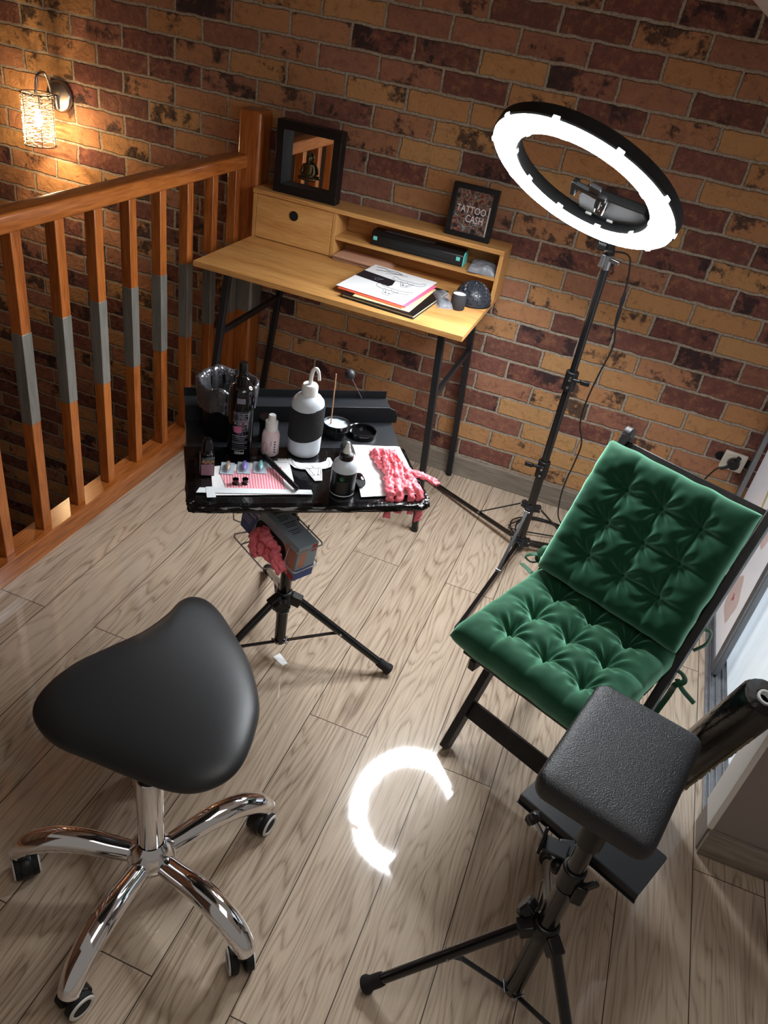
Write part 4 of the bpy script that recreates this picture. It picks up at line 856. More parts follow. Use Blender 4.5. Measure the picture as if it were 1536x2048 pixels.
# pole, hub, legs
def tripod(root, P0, hub_z, feet, top_z, r_in, r_out, foot_r, knob_dir, pole_low=0.055):
    P0 = Vector(P0)
    bm = B(); cyl(bm, P0 + Vector((0, 0, pole_low)), P0 + Vector((0, 0, hub_z + 0.14)), r_out, 24); ob('lower_pole', bm, BLKTUBE, root)
    bm = B(); cyl(bm, P0 + Vector((0, 0, hub_z + 0.10)), P0 + Vector((0, 0, top_z)), r_in, 24); ob('upper_pole', bm, BLKTUBE, root)
    bm = B(); lathe(bm, [(r_out + 0.001, hub_z - 0.018), (r_out + 0.008, hub_z - 0.014), (r_out + 0.010, hub_z + 0.004), (r_out + 0.006, hub_z + 0.024), (r_out + 0.001, hub_z + 0.026)], P0, seg=28)
    for f in feet:
        d = Vector((f[0], f[1], 0)) - P0; d.normalize(); bar(bm, P0 + d * r_out + Vector((0, 0, hub_z + 0.006)), P0 + d * 0.046 + Vector((0, 0, hub_z - 0.006)), 0.026, 0.030)
    ob('hub', bm, BLKPL, root, bevel=0.003)
    kd = Vector(knob_dir).normalized()
    bm = B(); q = P0 + Vector((0, 0, hub_z + 0.004)); lathe(bm, [(0.006, 0.0), (0.006, 0.016), (0.019, 0.018), (0.021, 0.022), (0.021, 0.032), (0.016, 0.036), (0, 0.035)], seg=40, T=frame_mat(q + kd * r_out, kd), fn=lambda r, h, a: (r * (1 + (0.07 * math.cos(7 * a) if r > 0.015 else 0)), h)); ob('knob', bm, BLKPL, root)
    for f in feet:
        F = Vector((f[0], f[1], foot_r * 0.95)); d = Vector((f[0], f[1], 0)) - P0; d.normalize(); H0 = P0 + d * 0.042 + Vector((0, 0, hub_z - 0.002))
        dv = (F - H0).normalized(); sg = F - dv * 0.03
        bm = B(); cyl(bm, H0, sg + dv * 0.01, 0.0105, 20); lg = ob('leg', bm, BLKTUBE, root)
        bm = B(); tube(bm, [sg - dv * 0.012, sg - dv * 0.004, sg + dv * 0.016, sg + dv * 0.024, F, F + dv * 0.002], [0.0125, 0.0135, 0.0135, foot_r, foot_r, foot_r * 0.8], 24); ob('rubber_foot', bm, RUBBER, lg)
        md = H0 + (F - H0) * 0.45; lo2 = P0 + d * (r_out + 0.002) + Vector((0, 0, pole_low + 0.008)); s_ = d.cross(Vector((0, 0, 1)))
        bm = B(); bar(bm, lo2, md - Vector((0, 0, 0.010)) - d * 0.03, 0.009, 0.0035, (0, 0, 1)); bar(bm, md - Vector((0, 0, 0.010)) - d * 0.03, md - s_ * 0.0, 0.009, 0.0035); br = ob('brace', bm, BLKMET, root)
        for q in (lo2, md): bm = B(); cyl(bm, q - s_ * 0.0125, q + s_ * 0.0125, 0.0035, 10); ob('rivet', bm, SATIN, br)
tripod(tt, (TX, TY, 0), 0.215, [(-0.297, 1.545), (-0.79, 1.765), (-0.745, 1.16)], TZ - 0.02, 0.0125, 0.0155, 0.0165, (0.35, -1, 0))
bm = B(); box(bm, (TX - 0.03, TY - 0.03, TZ - 0.028), (TX + 0.03, TY + 0.03, TZ - 0.0065)); cyl(bm, (TX, TY, TZ - 0.06), (TX, TY, TZ - 0.02), 0.018); ob('tray_bracket', bm, BLKPL, tt, bevel=0.003)

# wire basket and glove box
BO = Vector((-0.735, 1.450, 0.408)); BR = Matrix(((0.8788711, 0.11034799, 0.46412165, 0), (-0.46294948, -0.03758471, 0.88558747, 0), (-0.11516667, 0.99318211, -0.01805343, 0), (0, 0, 0, 1)))
TB = Matrix.Translation(BO) @ BR; BW, BD, BH = 0.225, 0.106, 0.058   # x long, y across, z thickness; opening face is z=0
gb = thing('glove_box', 'blue and grey cardboard glove dispenser box hanging tilted under the work tray', 'box', BO)
GB = plain('grey_blue_card', (146, 160, 172), 0.5); BLU = plain('blue_card', (26, 66, 140), 0.45); RED = plain('red_card', (176, 44, 44), 0.5)
bm = B(); box(bm, (-0.0, 0, 0), (BW, BD, BH), TB); ob('carton', bm, GB, gb, bevel=0.001)
bm = B(); prism(bm, [(0.0, 0.0), (0.040, 0.0), (0.075, BD), (0.0, BD)], -0.0006, 0, TB); prism(bm, [(0.0, 0.0), (0.075, 0.0), (0.045, BH), (0.0, BH)], 0, 0.0006, TB @ Matrix(((1, 0, 0, 0), (0, 0, 1, BD), (0, 1, 0, 0), (0, 0, 0, 1)))); ob('blue_print', bm, BLU, gb, smooth=False, label='blue printed area')
bm = B(); box(bm, (BW, 0.0, 0), (BW + 0.0006, 0.034, BH), TB); ob('blue_end_print', bm, BLU, gb, smooth=False, label='blue printed strip')
bm = B(); prism(bm, rpoly(0.060, 0.020, 0.185, 0.078, 0.027), -0.0009, -0.0002, TB); ob('dispenser_slot', bm, DARK, gb, smooth=False)
bm = B(); box(bm, (BW - 0.050, 0.0, -0.0008), (BW, 0.016, 0), TB); ob('red_print', bm, RED, gb, smooth=False)
bm = B(); box(bm, (BW, 0.082, 0.040), (BW + 0.0006, BD - 0.003, BH - 0.004), TB); ob('red_print', bm, RED, gb, smooth=False)
bm = B(); box(bm, (BW, 0.040, 0.006), (BW + 0.0006, 0.095, 0.026), TB); ob('photo_print', bm, plain('photo_tan', (186, 130, 110), 0.5, var=0.3), gb, smooth=False)
bm = B(); box(bm, (BW - 0.048, 0.022, -0.0008), (BW - 0.004, 0.088, 0), TB); ob('photo_print', bm, MATS['photo_tan'], gb, smooth=False)
TB0 = Matrix.Translation(BO) @ BR @ Matrix.Diagonal((1, 1, -1, 1))
def face_text(s, size, x, y):
    Mx = Matrix(((1, 0, 0, x), (0, 1, 0, y), (0, 0, 1, 0.0009), (0, 0, 0, 1)))
    return text_bm(s, size, TB0 @ Mx)
bm = face_text('USTAR', 0.018, 0.044, 0.080); join(bm, face_text('LIGHT', 0.011, 0.040, 0.064)); join(bm, face_text('7.15', 0.010, BW - 0.03, 0.008))
ob('lettering', bm, TEXTW, gb, smooth=False, label='white lettering')
bm = B()
for k in range(8):
    x0 = 0.085 + k * 0.013; box(bm, (x0, BD, 0.012 + 0.002 * (k % 3)), (x0 + 0.0018, BD + 0.0006, 0.050 - 0.004 * (k % 4)), TB)
    if k % 2: box(bm, (x0 - 0.006, BD, 0.016), (x0 - 0.0045, BD + 0.0006, 0.046), TB)
ob('fine_print', bm, INKLINE, gb, smooth=False)
bm = B()
for k in range(3): box(bm, (0.006, 0.032 + 0.008 * k, -0.0010), (0.036 + 0.003 * k, 0.0335 + 0.008 * k, -0.0006), TB)
ob('small_text_lines', bm, TEXTW, gb, smooth=False)
bk = thing('wire_basket', 'white coated wire basket holding the glove box under the work tray', 'basket', BO)
for (oy, o2) in ((-0.012, 0), ):
    bm = B()
    fr = lambda pts: tube(bm, [TB @ Vector(p) for p in catmull(pts, 4)], 0.0019, 8)
    c = lambda L_: tube(bm, [TB @ Vector(p) for p in L_], 0.0019, 8)
    for L_ in ([(0.030, 0.0, 0.0), (0.020, -0.004, -0.030), (0.028, -0.006, -0.036), (0.150, -0.006, -0.036), (0.158, -0.004, -0.028), (0.162, 0.0, -0.002)],
               [(BW - 0.030, 0.085, -0.006), (BW - 0.022, 0.098, -0.007), (BW + 0.002, 0.098, -0.007), (BW + 0.007, 0.098, 0.0), (BW + 0.007, 0.100, BH + 0.004), (BW, 0.100, BH + 0.010), (0.0, 0.100, BH + 0.010)],
               [(BW - 0.030, 0.085, -0.006), (BW - 0.034, 0.040, -0.006), (BW - 0.026, 0.034, -0.007), (BW + 0.002, 0.034, -0.007), (BW + 0.007, 0.034, 0.0), (BW + 0.007, 0.036, BH + 0.004), (BW, 0.036, BH + 0.010), (0.0, 0.036, BH + 0.010)],
               [(0.0, 0.098, BH + 0.010), (-0.006, 0.098, BH), (-0.006, 0.098, -0.02), (-0.006, 0.07, -0.028), (-0.006, 0.02, -0.02), (-0.006, -0.003, 0.01), (0.03, -0.003, 0.01), (BW, -0.003, 0.01)],
               [(0.06, -0.003, -0.036), (0.06, -0.003, BH + 0.010), (0.06, 0.11, BH + 0.010)], [(0.17, -0.003, -0.002), (0.17, -0.003, BH + 0.010), (0.17, 0.11, BH + 0.010)]): c(L_)
    ob('wire', bm, plain('grey_coated_wire', (170, 170, 176), 0.35, 0.4), bk)
bm = B(); bar(bm, TB @ Vector((0.12, 0.06, BH + 0.011)), (TX, TY, 0.46), 0.012, 0.006); cyl(bm, (TX, TY, 0.445), (TX, TY, 0.475), 0.018); ob('clamp', bm, BLKPL, bk)
# glove clump from the slot
def crumple(bm, c, n_f, length, T, seed, r=0.009, spread=1.4, droop=0.0):
    rnd = random.Random(seed)
    for k in range(n_f):
        a = -spread / 2 + spread * k / max(1, n_f - 1); ln = length * rnd.uniform(0.75, 1.1)
        pts = [Vector((0, 0, 0)) + Vector((0.012 * (k - n_f / 2), 0, 0))]
        for j in range(1, 7):
            f = j / 6; pts.append(Vector((math.sin(a + 0.3 * rnd.uniform(-1, 1)) * ln * f + 0.008 * (k - n_f / 2), math.cos(a) * ln * f, rnd.uniform(-0.006, 0.010) - droop * f * f)))
        P = catmull(pts, 4); m_ = len(P)
        tube(bm, [T @ q for q in P], [r * (1.1 - 0.25 * i / m_) * (0.85 + 0.3 * rnd.random()) for i in range(m_)], 10, flat=0.62)
def wrinkle(bm, amp, sc_, seed):
    bmesh.ops.recalc_face_normals(bm, faces=bm.faces[:]); bm.normal_update()
    for v in bm.verts: v.co += v.normal * amp * (noise.noise((v.co.x * sc_ + seed, v.co.y * sc_, v.co.z * sc_)) + 0.5 * noise.noise((v.co.x * sc_ * 2.3, v.co.y * sc_ * 2.3 + seed, v.co.z * sc_ * 2.3)))
bm = B()
def blob(bm, pts, r, seg=16): tube(bm, catmull(pts, 6), r, seg, flat=0.75)
rnd = random.Random(4)
for path_, rr in (([(0.098, 0.052, 0.004), (0.090, 0.034, -0.020), (0.096, 0.014, -0.028), (0.104, -0.006, -0.022)], 0.015), ([(0.100, 0.056, 0.0), (0.088, 0.054, -0.016), (0.082, 0.034, -0.024)], 0.012), ([(0.106, 0.050, 0.0), (0.116, 0.030, -0.022), (0.118, 0.006, -0.020)], 0.010), ([(0.10, 0.07, 0.0), (0.115, 0.066, -0.018), (0.135, 0.060, -0.014), (0.150, 0.050, -0.004)], 0.013), ([(0.150, 0.052, 0.0), (0.165, 0.046, -0.018), (0.180, 0.028, -0.020), (0.196, 0.012, -0.014)], 0.012), ([(0.130, 0.040, 0.0), (0.148, 0.030, -0.022), (0.160, 0.026, -0.016), (0.150, 0.045, -0.012)], 0.012), ([(0.165, 0.040, -0.006), (0.185, 0.034, -0.016), (0.200, 0.018, -0.008)], 0.010)):
    blob(bm, [TB @ Vector(p) for p in path_], rr)
bmesh.ops.subdivide_edges(bm, edges=bm.edges[:], cuts=1, use_grid_fill=True); wrinkle(bm, 0.005, 95, 2); wrinkle(bm, 0.0015, 240, 2)
tag(ob('coral_glove', bm, NITRILE, ang=180), 'crumpled coral nitrile gloves pulled from the slot of the glove box', 'glove')

# ------------------------------------------------------------------ things on the tray
# bin with bag
wbin = thing('tray_bin', 'small black bin lined with a crinkled black bag at the left back of the tray', 'bin', (-0.795, 1.455, TZ))
bc = (-0.795, 1.462, Tz - 0.002)
bm = B(); lathe(bm, [(0, 0.0), (0.048, 0.0), (0.052, 0.004), (0.062, 0.118), (0.064, 0.12), (0.060, 0.118), (0.050, 0.006), (0, 0.005)], bc, seg=40); ob('bucket', bm, BLKPL, wbin)
BAG = plain('black_bag_film', (96, 96, 100), 0.2, 0.6, bump=1.0, bscale=110)
def bagf(r, h, a):
    w_ = 0.0035 * noise.noise((math.cos(a) * 4, math.sin(a) * 4, h * 30)) + 0.0045 * noise.noise((math.cos(a) * 12, math.sin(a) * 12, h * 8)); return r + w_ * (1 if h > 0.05 else 0.3), h + (0.010 * noise.noise((math.cos(a) * 2, math.sin(a) * 2, 7)) if h > 0.07 else 0)
bm = B(); lathe(bm, [(0.0, 0.010), (0.040, 0.012), (0.050, 0.06), (0.056, 0.10), (0.060, 0.128), (0.066, 0.137), (0.071, 0.130), (0.071, 0.110), (0.070, 0.092), (0.068, 0.078)], bc, seg=96, fn=bagf); ob('bin_liner', bm, BAG, wbin, ang=180)
# tall dark bottle
def bottle(root, c, parts):
    for nm, prof, mat, lab in parts:
        bm = B(); lathe(bm, prof, c, seg=36); ob(nm, bm, mat, root, label=lab)
c = (-0.722, 1.394, Tz)
tb = thing('tall_spray_bottle', 'tall glossy black pump bottle in front of the bin on the tray', 'bottle', c)
GLB = plain('gloss_black_bottle', (10, 10, 12), 0.12, coat=0.6)
bottle(tb, c, [('body', [(0, 0), (0.026, 0), (0.0285, 0.003), (0.0285, 0.150), (0.027, 0.162), (0.020, 0.170), (0.014, 0.173)], GLB, None), ('collar', [(0.014, 0.172), (0.0155, 0.173), (0.0155, 0.186), (0.010, 0.190)], GLB, None), ('pump_head', [(0.010, 0.189), (0.0105, 0.190), (0.0105, 0.219), (0.009, 0.222), (0, 0.222)], GLB, None)])
# label facing the camera: curved patches
def curved(bm, c, r, a0, a1, z0, z1, n=10):
    A_ = [[bm.verts.new((c[0] + r * math.cos(a0 + (a1 - a0) * k / n), c[1] + r * math.sin(a0 + (a1 - a0) * k / n), c[2] + z)) for k in range(n + 1)] for z in (z0, z1)]
    for k in range(n): bm.faces.new((A_[0][k], A_[0][k + 1], A_[1][k + 1], A_[1][k]))
cam_a = lambda c: math.atan2(-c[1], -c[0])
a = cam_a(c); bm = B()
for k in range(22):
    z = 0.018 + k * 0.0046
    if k in (9, 10, 14, 15): continue
    curved(bm, c, 0.0288, a - 0.62, a + (0.62 if k % 3 else 0.4), z, z + (0.0010 if k % 4 else 0.0022))
for q in (-0.4, 0, 0.4): curved(bm, c, 0.0288, a + q - 0.09, a + q + 0.09, 0.084, 0.090)
ob('label_print', bm, plain('silver_print', (120, 120, 132), 0.4), tb, smooth=False)
bm = B(); curved(bm, c, 0.0288, a - 0.35, a + 0.3, 0.136, 0.149); ob('top_badge', bm, MATS['silver_print'], tb, smooth=False)
bm = B(); curved(bm, c, 0.02885, a - 0.5, a + 0.1, 0.064, 0.080); ob('pink_print', bm, plain('pink_print', (176, 96, 128), 0.4), tb, smooth=False)
def wrap_text(s, size, c, r, z, dz=0.0, off=0.0):
    bm = text_bm(s, size, Matrix.Identity(4), 0.0002); a0 = cam_a(c) + off
    for v in bm.verts:
        a_ = a0 + v.co.x / r; v.co = Vector((c[0] + (r + v.co.z) * math.cos(a_), c[1] + (r + v.co.z) * math.sin(a_), c[2] + z + v.co.y))
    return bm
ob('volume_text', wrap_text('250ml', 0.009, c, 0.0289, 0.012), TEXTW, tb, smooth=False)
# squat dark jar behind the pump bottle
c = (-0.700, 1.490, Tz); jr = thing('dark_jar', 'squat black lidded jar behind the pale pump bottle on the tray', 'jar', c)
bottle(jr, c, [('body', [(0, 0), (0.019, 0), (0.020, 0.003), (0.020, 0.040)], GLB, None), ('lid', [(0.020, 0.040), (0.0225, 0.041), (0.0225, 0.052), (0.021, 0.054), (0, 0.054)], GLB, None)])
# small pump bottle
c = (-0.661, 1.428, Tz); pb = thing('pale_pump_bottle', 'small pale pink pump bottle in the middle of the tray', 'bottle', c)
PP = plain('pale_pink_plastic', (226, 206, 210), 0.4, sub=0.2)
bottle(pb, c, [('body', [(0, 0), (0.018, 0), (0.0205, 0.003), (0.0205, 0.048), (0.018, 0.058), (0.012, 0.064)], PP, None), ('cap', [(0.0122, 0.062), (0.0145, 0.063), (0.0145, 0.083), (0.010, 0.086), (0.0085, 0.088), (0.0085, 0.098), (0.0075, 0.100), (0, 0.100)], WHITE, None)])
a = cam_a(c); bm = B(); 
A_ = [(c[0] + 0.0207 * math.cos(a - 0.62 + 0.34 * math.cos(t)), c[1] + 0.0207 * math.sin(a - 0.62 + 0.34 * math.cos(t)), c[2] + 0.024 + 0.014 * math.sin(t)) for t in [2 * PI * k / 16 for k in range(16)]]
bm.faces.new([bm.verts.new(p) for p in A_]); ob('leaf_print', bm, plain('rose_print', (214, 140, 152), 0.5), pb, smooth=False)
bm = B()
for k in range(5): curved(bm, c, 0.0208, a + 0.42, a + 0.62, 0.012 + k * 0.0065, 0.0155 + k * 0.0065, 4)
curved(bm, c, 0.0208, a + 0.06, a + 0.10, 0.030, 0.042, 3); ob('vertical_print', bm, INKLINE, pb, smooth=False)
# wash bottle
c = (-0.600, 1.482, Tz); wb_ = thing('wash_bottle', 'milky squeeze wash bottle with black bandage wrap and bent nozzle on the tray', 'bottle', c)
bottle(wb_, c, [('body', [(0, 0), (0.034, 0), (0.0375, 0.004), (0.0385, 0.010), (0.0385, 0.122), (0.036, 0.134), (0.028, 0.144), (0.017, 0.149)], CLEARISH, None), ('screw_cap', [(0.0165, 0.147), (0.0185, 0.148), (0.0185, 0.170), (0.016, 0.174), (0, 0.174)], WHITE, None)])
bm = B(); lathe(bm, [(0.0388, 0.046), (0.0400, 0.048), (0.0400, 0.116), (0.0385, 0.124)], c, seg=60, fn=lambda r, h, a: (r + 0.0007 * math.sin(h * 260 + a * 2), h + 0.006 * math.sin(a + 0.6)))
BAND = plain('black_cohesive_bandage', (30, 32, 32), 0.85, bump=1.0, bscale=420); ob('bandage_wrap', bm, BAND, wb_)
bm = B(); X_ = Vector((0.93, 0.34, 0)); P_ = Vector(c); tube(bm, catmull([P_ + Vector((0, 0, 0.172)), P_ + Vector((0, 0, 0.192)), P_ + X_ * 0.003 + Vector((0, 0, 0.207)), P_ + X_ * 0.010 + Vector((0, 0, 0.212)), P_ + X_ * 0.016 + Vector((0, 0, 0.203)), P_ + X_ * 0.019 + Vector((0, 0, 0.186))], 5), [0.0046] * 12 + [0.0042] * 8 + [0.0034] * 6, 10); ob('bent_nozzle', bm, WHITE, wb_)
# jar of ointment with stick, lid
c = (-0.571, 1.607, TZ + 0.0002); oj = thing('ointment_jar', 'open black jar of white ointment at the back of the tray', 'jar', c)
bottle(oj, c, [('jar_body', [(0, 0), (0.033, 0), (0.035, 0.003), (0.035, 0.020), (0.033, 0.022), (0.033, 0.034), (0.0315, 0.034), (0.0315, 0.020), (0, 0.020)], GLB, None)])
bm = B(); lathe(bm, [(0.031, 0.027), (0.022, 0.026), (0.010, 0.029), (0, 0.026)], c, seg=40, fn=lambda r, h, a: (r, h + 0.004 * noise.noise((r * math.cos(a) * 90, r * math.sin(a) * 90, 3)))); ob('ointment', bm, plain('milky_ointment', (190, 204, 214), 0.15, sub=0.3), oj)
bm = B(); cyl(bm, (-0.583, 1.600, TZ + 0.024), (-0.590, 1.612, TZ + 0.156), 0.0017, 8); tag(ob('wooden_stick', bm, plain('birch', (196, 150, 116), 0.7)), 'thin wooden stick standing in the ointment jar', 'stick')
c = (-0.514, 1.645, TZ + 0.0002); bm = B(); lathe(bm, [(0, 0.002), (0.033, 0.002), (0.0335, 0.012), (0.0355, 0.013), (0.0365, 0.011), (0.0365, 0.001), (0.034, 0), (0, 0)], c, seg=48)
tag(ob('jar_lid', bm, GLB), 'black screw lid lying upturned beside the ointment jar', 'lid')
# ball-headed pin leaning in the ledge
e_s = Vector((-0.560, 1.744, TZ + 0.046)); bm = B(); bd = Vector((-0.598, 1.735, TZ + 0.105))
bp_ = thing('ball_pin', 'black ball on a thin pin leaning behind the tray lip', 'pin', e_s)
sphere(bm, bd, 0.0135, seg=24); ob('ball_head', bm, plain('matt_black', (40, 42, 46), 0.5), bp_)
bm = B(); cyl(bm, e_s, bd, 0.0009, 8); ob('pin_shaft', bm, SATIN, bp_)
# ink bottle (square)
IA = math.radians(33)
c = Vector((-0.735, 1.275, Tz)); ib = thing('ink_bottle', 'small square black ink bottle with domed cap at the left front of the tray', 'bottle', c)
TI = Matrix.Translation(c) @ Matrix.Rotation(IA, 4, 'Z')
bm = B(); prism(bm, rpoly(-0.015, -0.015, 0.015, 0.015, 0.003, 3), 0, 0.047, TI); prism(bm, rpoly(-0.011, -0.011, 0.011, 0.011, 0.004, 3), 0.047, 0.053, TI); ob('body', bm, GLB, ib, bevel=0.001)
bm = B(); lathe(bm, [(0.0115, 0.052), (0.0125, 0.053), (0.0125, 0.068), (0.0115, 0.070), (0.011, 0.078), (0.008, 0.085), (0, 0.088)], T=TI, seg=28); ob('cap', bm, GLB, ib)
bm = B(); box(bm, (-0.0154, -0.012, 0.004), (-0.0151, 0.012, 0.046), TI); ob('side_label', bm, plain('pale_label', (206, 190, 190), 0.5), ib, smooth=False)
bm = B(); box(bm, (-0.013, -0.0154, 0.003), (0.013, -0.0151, 0.030), TI); ob('pink_label', bm, plain('pink_grey_label', (150, 110, 126), 0.45, var=0.5), ib, smooth=False)
bm = B()
for k in range(9): sphere(bm, TI @ Vector((-0.011 + 0.0028 * k, -0.0152, 0.036 + 0.003 * math.sin(k * 1.9))), 0.0026, sy=0.15, seg=8)
ob('gold_print', bm, plain('gold_print', (206, 140, 96), 0.4), ib)
# printed napkin, tapes
def quad_sheet(name, pts, z, mat, label=None, cat=None, parent=None, th=0.0005, amp=0.0008, n=14, seed=0, mats=None):
    bm = B(); p0, p1, p2, p3 = [Vector((x, y, 0)) for x, y in pts]; g = []
    for i in range(n + 1):
        r = []
        for j in range(n + 1):
            u, v = i / n, j / n; q = (p0 * (1 - u) + p1 * u) * (1 - v) + (p3 * (1 - u) + p2 * u) * v
            r.append(bm.verts.new((q.x, q.y, z + th + amp * (0.5 + 0.5 * noise.noise((u * 5 + seed, v * 5, 1))))))
        g.append(r)
    for i in range(n):
        for j in range(n): bm.faces.new((g[i][j], g[i + 1][j], g[i + 1][j + 1], g[i][j + 1]))
    r = bmesh.ops.extrude_face_region(bm, geom=bm.faces[:]); 
    for v in [e for e in r['geom'] if isinstance(e, bmesh.types.BMVert)]: v.co.z -= th
    o = ob(name, bm, mat, parent, ang=60)
    if label and not parent: tag(o, label, cat)
    return o
m, t, b_ = nt('ribbed_pink_tissue')
tc = N(t, 'ShaderNodeTexCoord'); mp = N(t, 'ShaderNodeMapping'); mp.inputs['Rotation'].default_value = (0, 0, math.radians(-32)); L(t, tc.outputs['Object'], mp.inputs[0])
wv = N(t, 'ShaderNodeTexWave'); wv.inputs['Scale'].default_value = 52; wv.inputs['Distortion'].default_value = 1.5; L(t, mp.outputs[0], wv.inputs['Vector'])
L(t, ramp(t, wv.outputs[0], [(0.2, (226, 120, 140)), (0.8, (240, 196, 204))]), b_.inputs['Base Color']); b_.inputs['Roughness'].default_value = 0.8
nk_ = thing('pink_napkin', 'white napkin with ribbed pink printed centre taped to the tray front', 'napkin', (-0.63, 1.30, Tz))
quad_sheet('tissue_sheet', [(-0.679, 1.205), (-0.532, 1.305), (-0.610, 1.425), (-0.740, 1.300)], Tz, TISSUE, parent=nk_)
quad_sheet('pink_centre', [(-0.662, 1.235), (-0.560, 1.305), (-0.610, 1.385), (-0.712, 1.290)], Tz + 0.0014, m, parent=nk_, th=0.0003, amp=0.0002)
tf = thing('front_tape', 'long strip of white tape along the front edge of the tray', 'tape', (-0.61, 1.25, Tz)); quad_sheet('strip', [(-0.712, 1.193), (-0.502, 1.322), (-0.512, 1.336), (-0.716, 1.213)], Tz + 0.0019, TAPE, parent=tf)
quad_sheet('tape_piece', [(-0.683, 1.188), (-0.668, 1.199), (-0.692, 1.232), (-0.706, 1.221)], Tz + 0.0027, TAPE, 'short white tape piece crossing the left end of the front tape', 'tape')
quad_sheet('tape_piece', [(-0.632, 1.412), (-0.614, 1.425), (-0.606, 1.411), (-0.624, 1.398)], Tz + 0.0015, TAPE, 'short white tape piece at the back corner of the pink napkin', 'tape')
# blister packs with cartridges
cols = (('gold', (150, 110, 70)), ('violet', (96, 56, 206)), ('teal', (70, 186, 190)))
for k, ((cn, cc_), (x, y)) in enumerate(zip(cols, ((-0.705, 1.311), (-0.676, 1.333), (-0.647, 1.354)))):
    bpk = thing('needle_cartridge_pack', 'pale blister pack holding a %s needle cartridge on the pink napkin' % cn, 'needle pack', (x, y, Tz), 0, 'needle cartridge packs')
    d_ = Vector((0.6, -0.8, 0)).normalized(); d_ = Vector((0.43, -0.90, 0)).normalized(); s_ = Vector((0.90, 0.43, 0)).normalized()
    bm = B(); TT = Matrix(((s_.x, -d_.x, 0, x), (s_.y, -d_.y, 0, y), (0, 0, 1, Tz + 0.0026), (0, 0, 0, 1))); box(bm, (-0.0145, -0.024, 0), (0.0145, 0.024, 0.0008), TT); ob('card', bm, plain('pale_blue_card', (186, 200, 214), 0.4) if k == 0 else MATS['pale_blue_card'], bpk)
    bm = B(); lathe(bm, [(0, -0.017), (0.002, -0.016), (0.0042, -0.008), (0.0056, -0.006), (0.0056, 0.004), (0.004, 0.006), (0.004, 0.016), (0, 0.017)], seg=16, T=TT @ Matrix.Translation((0.001, 0, 0.0066)) @ Matrix.Rotation(-PI / 2, 4, 'X')); ob('cartridge', bm, plain(cn + '_cartridge', cc_, 0.2, coat=0.5), bpk)
    bm = B(); sphere(bm, (0, 0, 0), 1, seg=16); 
    for v in bm.verts: v.co = TT @ Vector((v.co.x * 0.0085, v.co.y * 0.021, 0.0008 + max(0, v.co.z) * 0.013))
    ob('clear_blister', bm, plain('clear_blister', (236, 240, 246), 0.05, alpha=0.18) if k == 0 else MATS['clear_blister'], bpk)
for k, (x, y, lb) in enumerate(((-0.661, 1.268, 'left one of the two tiny black ink cups on the pink napkin'), (-0.644, 1.280, 'right one of the two tiny black ink cups on the pink napkin'))):
    bm = B(); lathe(bm, [(0, 0), (0.0075, 0), (0.0075, 0.002), (0.0055, 0.003), (0.0068, 0.0125), (0.006, 0.0125), (0.0045, 0.004), (0, 0.004)], (x, y, Tz + 0.0018), seg=24); tag(ob('ink_cup', bm, GLB), lb, 'ink cup', 'tiny ink cups')
# marker pen
mk = thing('marker_pen', 'slim black marker pen lying across the right side of the pink napkin', 'pen', (-0.6, 1.355, Tz))
pa, pb2 = Vector((-0.657, 1.392, Tz + 0.0115)), Vector((-0.534, 1.312, Tz + 0.0095)); dv = (pb2 - pa).normalized(); LN = (pb2 - pa).length
bm = B(); lathe(bm, [(0, 0), (0.0055, 0.001), (0.0066, 0.003), (0.0066, 0.048), (0.006, 0.049)], seg=20, T=frame_mat(pa, dv)); ob('pen_cap', bm, BLKPL, mk)
bm = B(); lathe(bm, [(0.0060, 0.048), (0.0058, 0.060), (0.0052, LN - 0.002), (0, LN)], seg=20, T=frame_mat(pa, dv)); ob('barrel', bm, BLKPL, mk)
# bull stencil
bs = thing('bull_stencil', 'white paper cutout of a bull head lying on the tray', 'stencil', (-0.56, 1.415, Tz))
bx = Vector((0.80, 0.60, 0)).normalized(); by = Vector((-0.60, 0.80, 0)).normalized()
TBu = Matrix(((bx.x, by.x, 0, -0.5485), (bx.y, by.y, 0, 1.425), (0, 0, 1, Tz + 0.0012), (0, 0, 0, 1))) @ Matrix.Diagonal((0.95, 1.3, 1, 1))
bm = B(); prism(bm, [(x * 0.053, y * 0.050) for x, y in reversed(BULL)], 0, 0.0005, TBu); ob('cutout', bm, PAPER, bs, smooth=False)
bm = B(); bull_lines(bm, TBu @ Matrix.Translation((0, 0, 0.0005)), 0.045, 0.0005, True); ob('printed_lines', bm, INKLINE, bs)
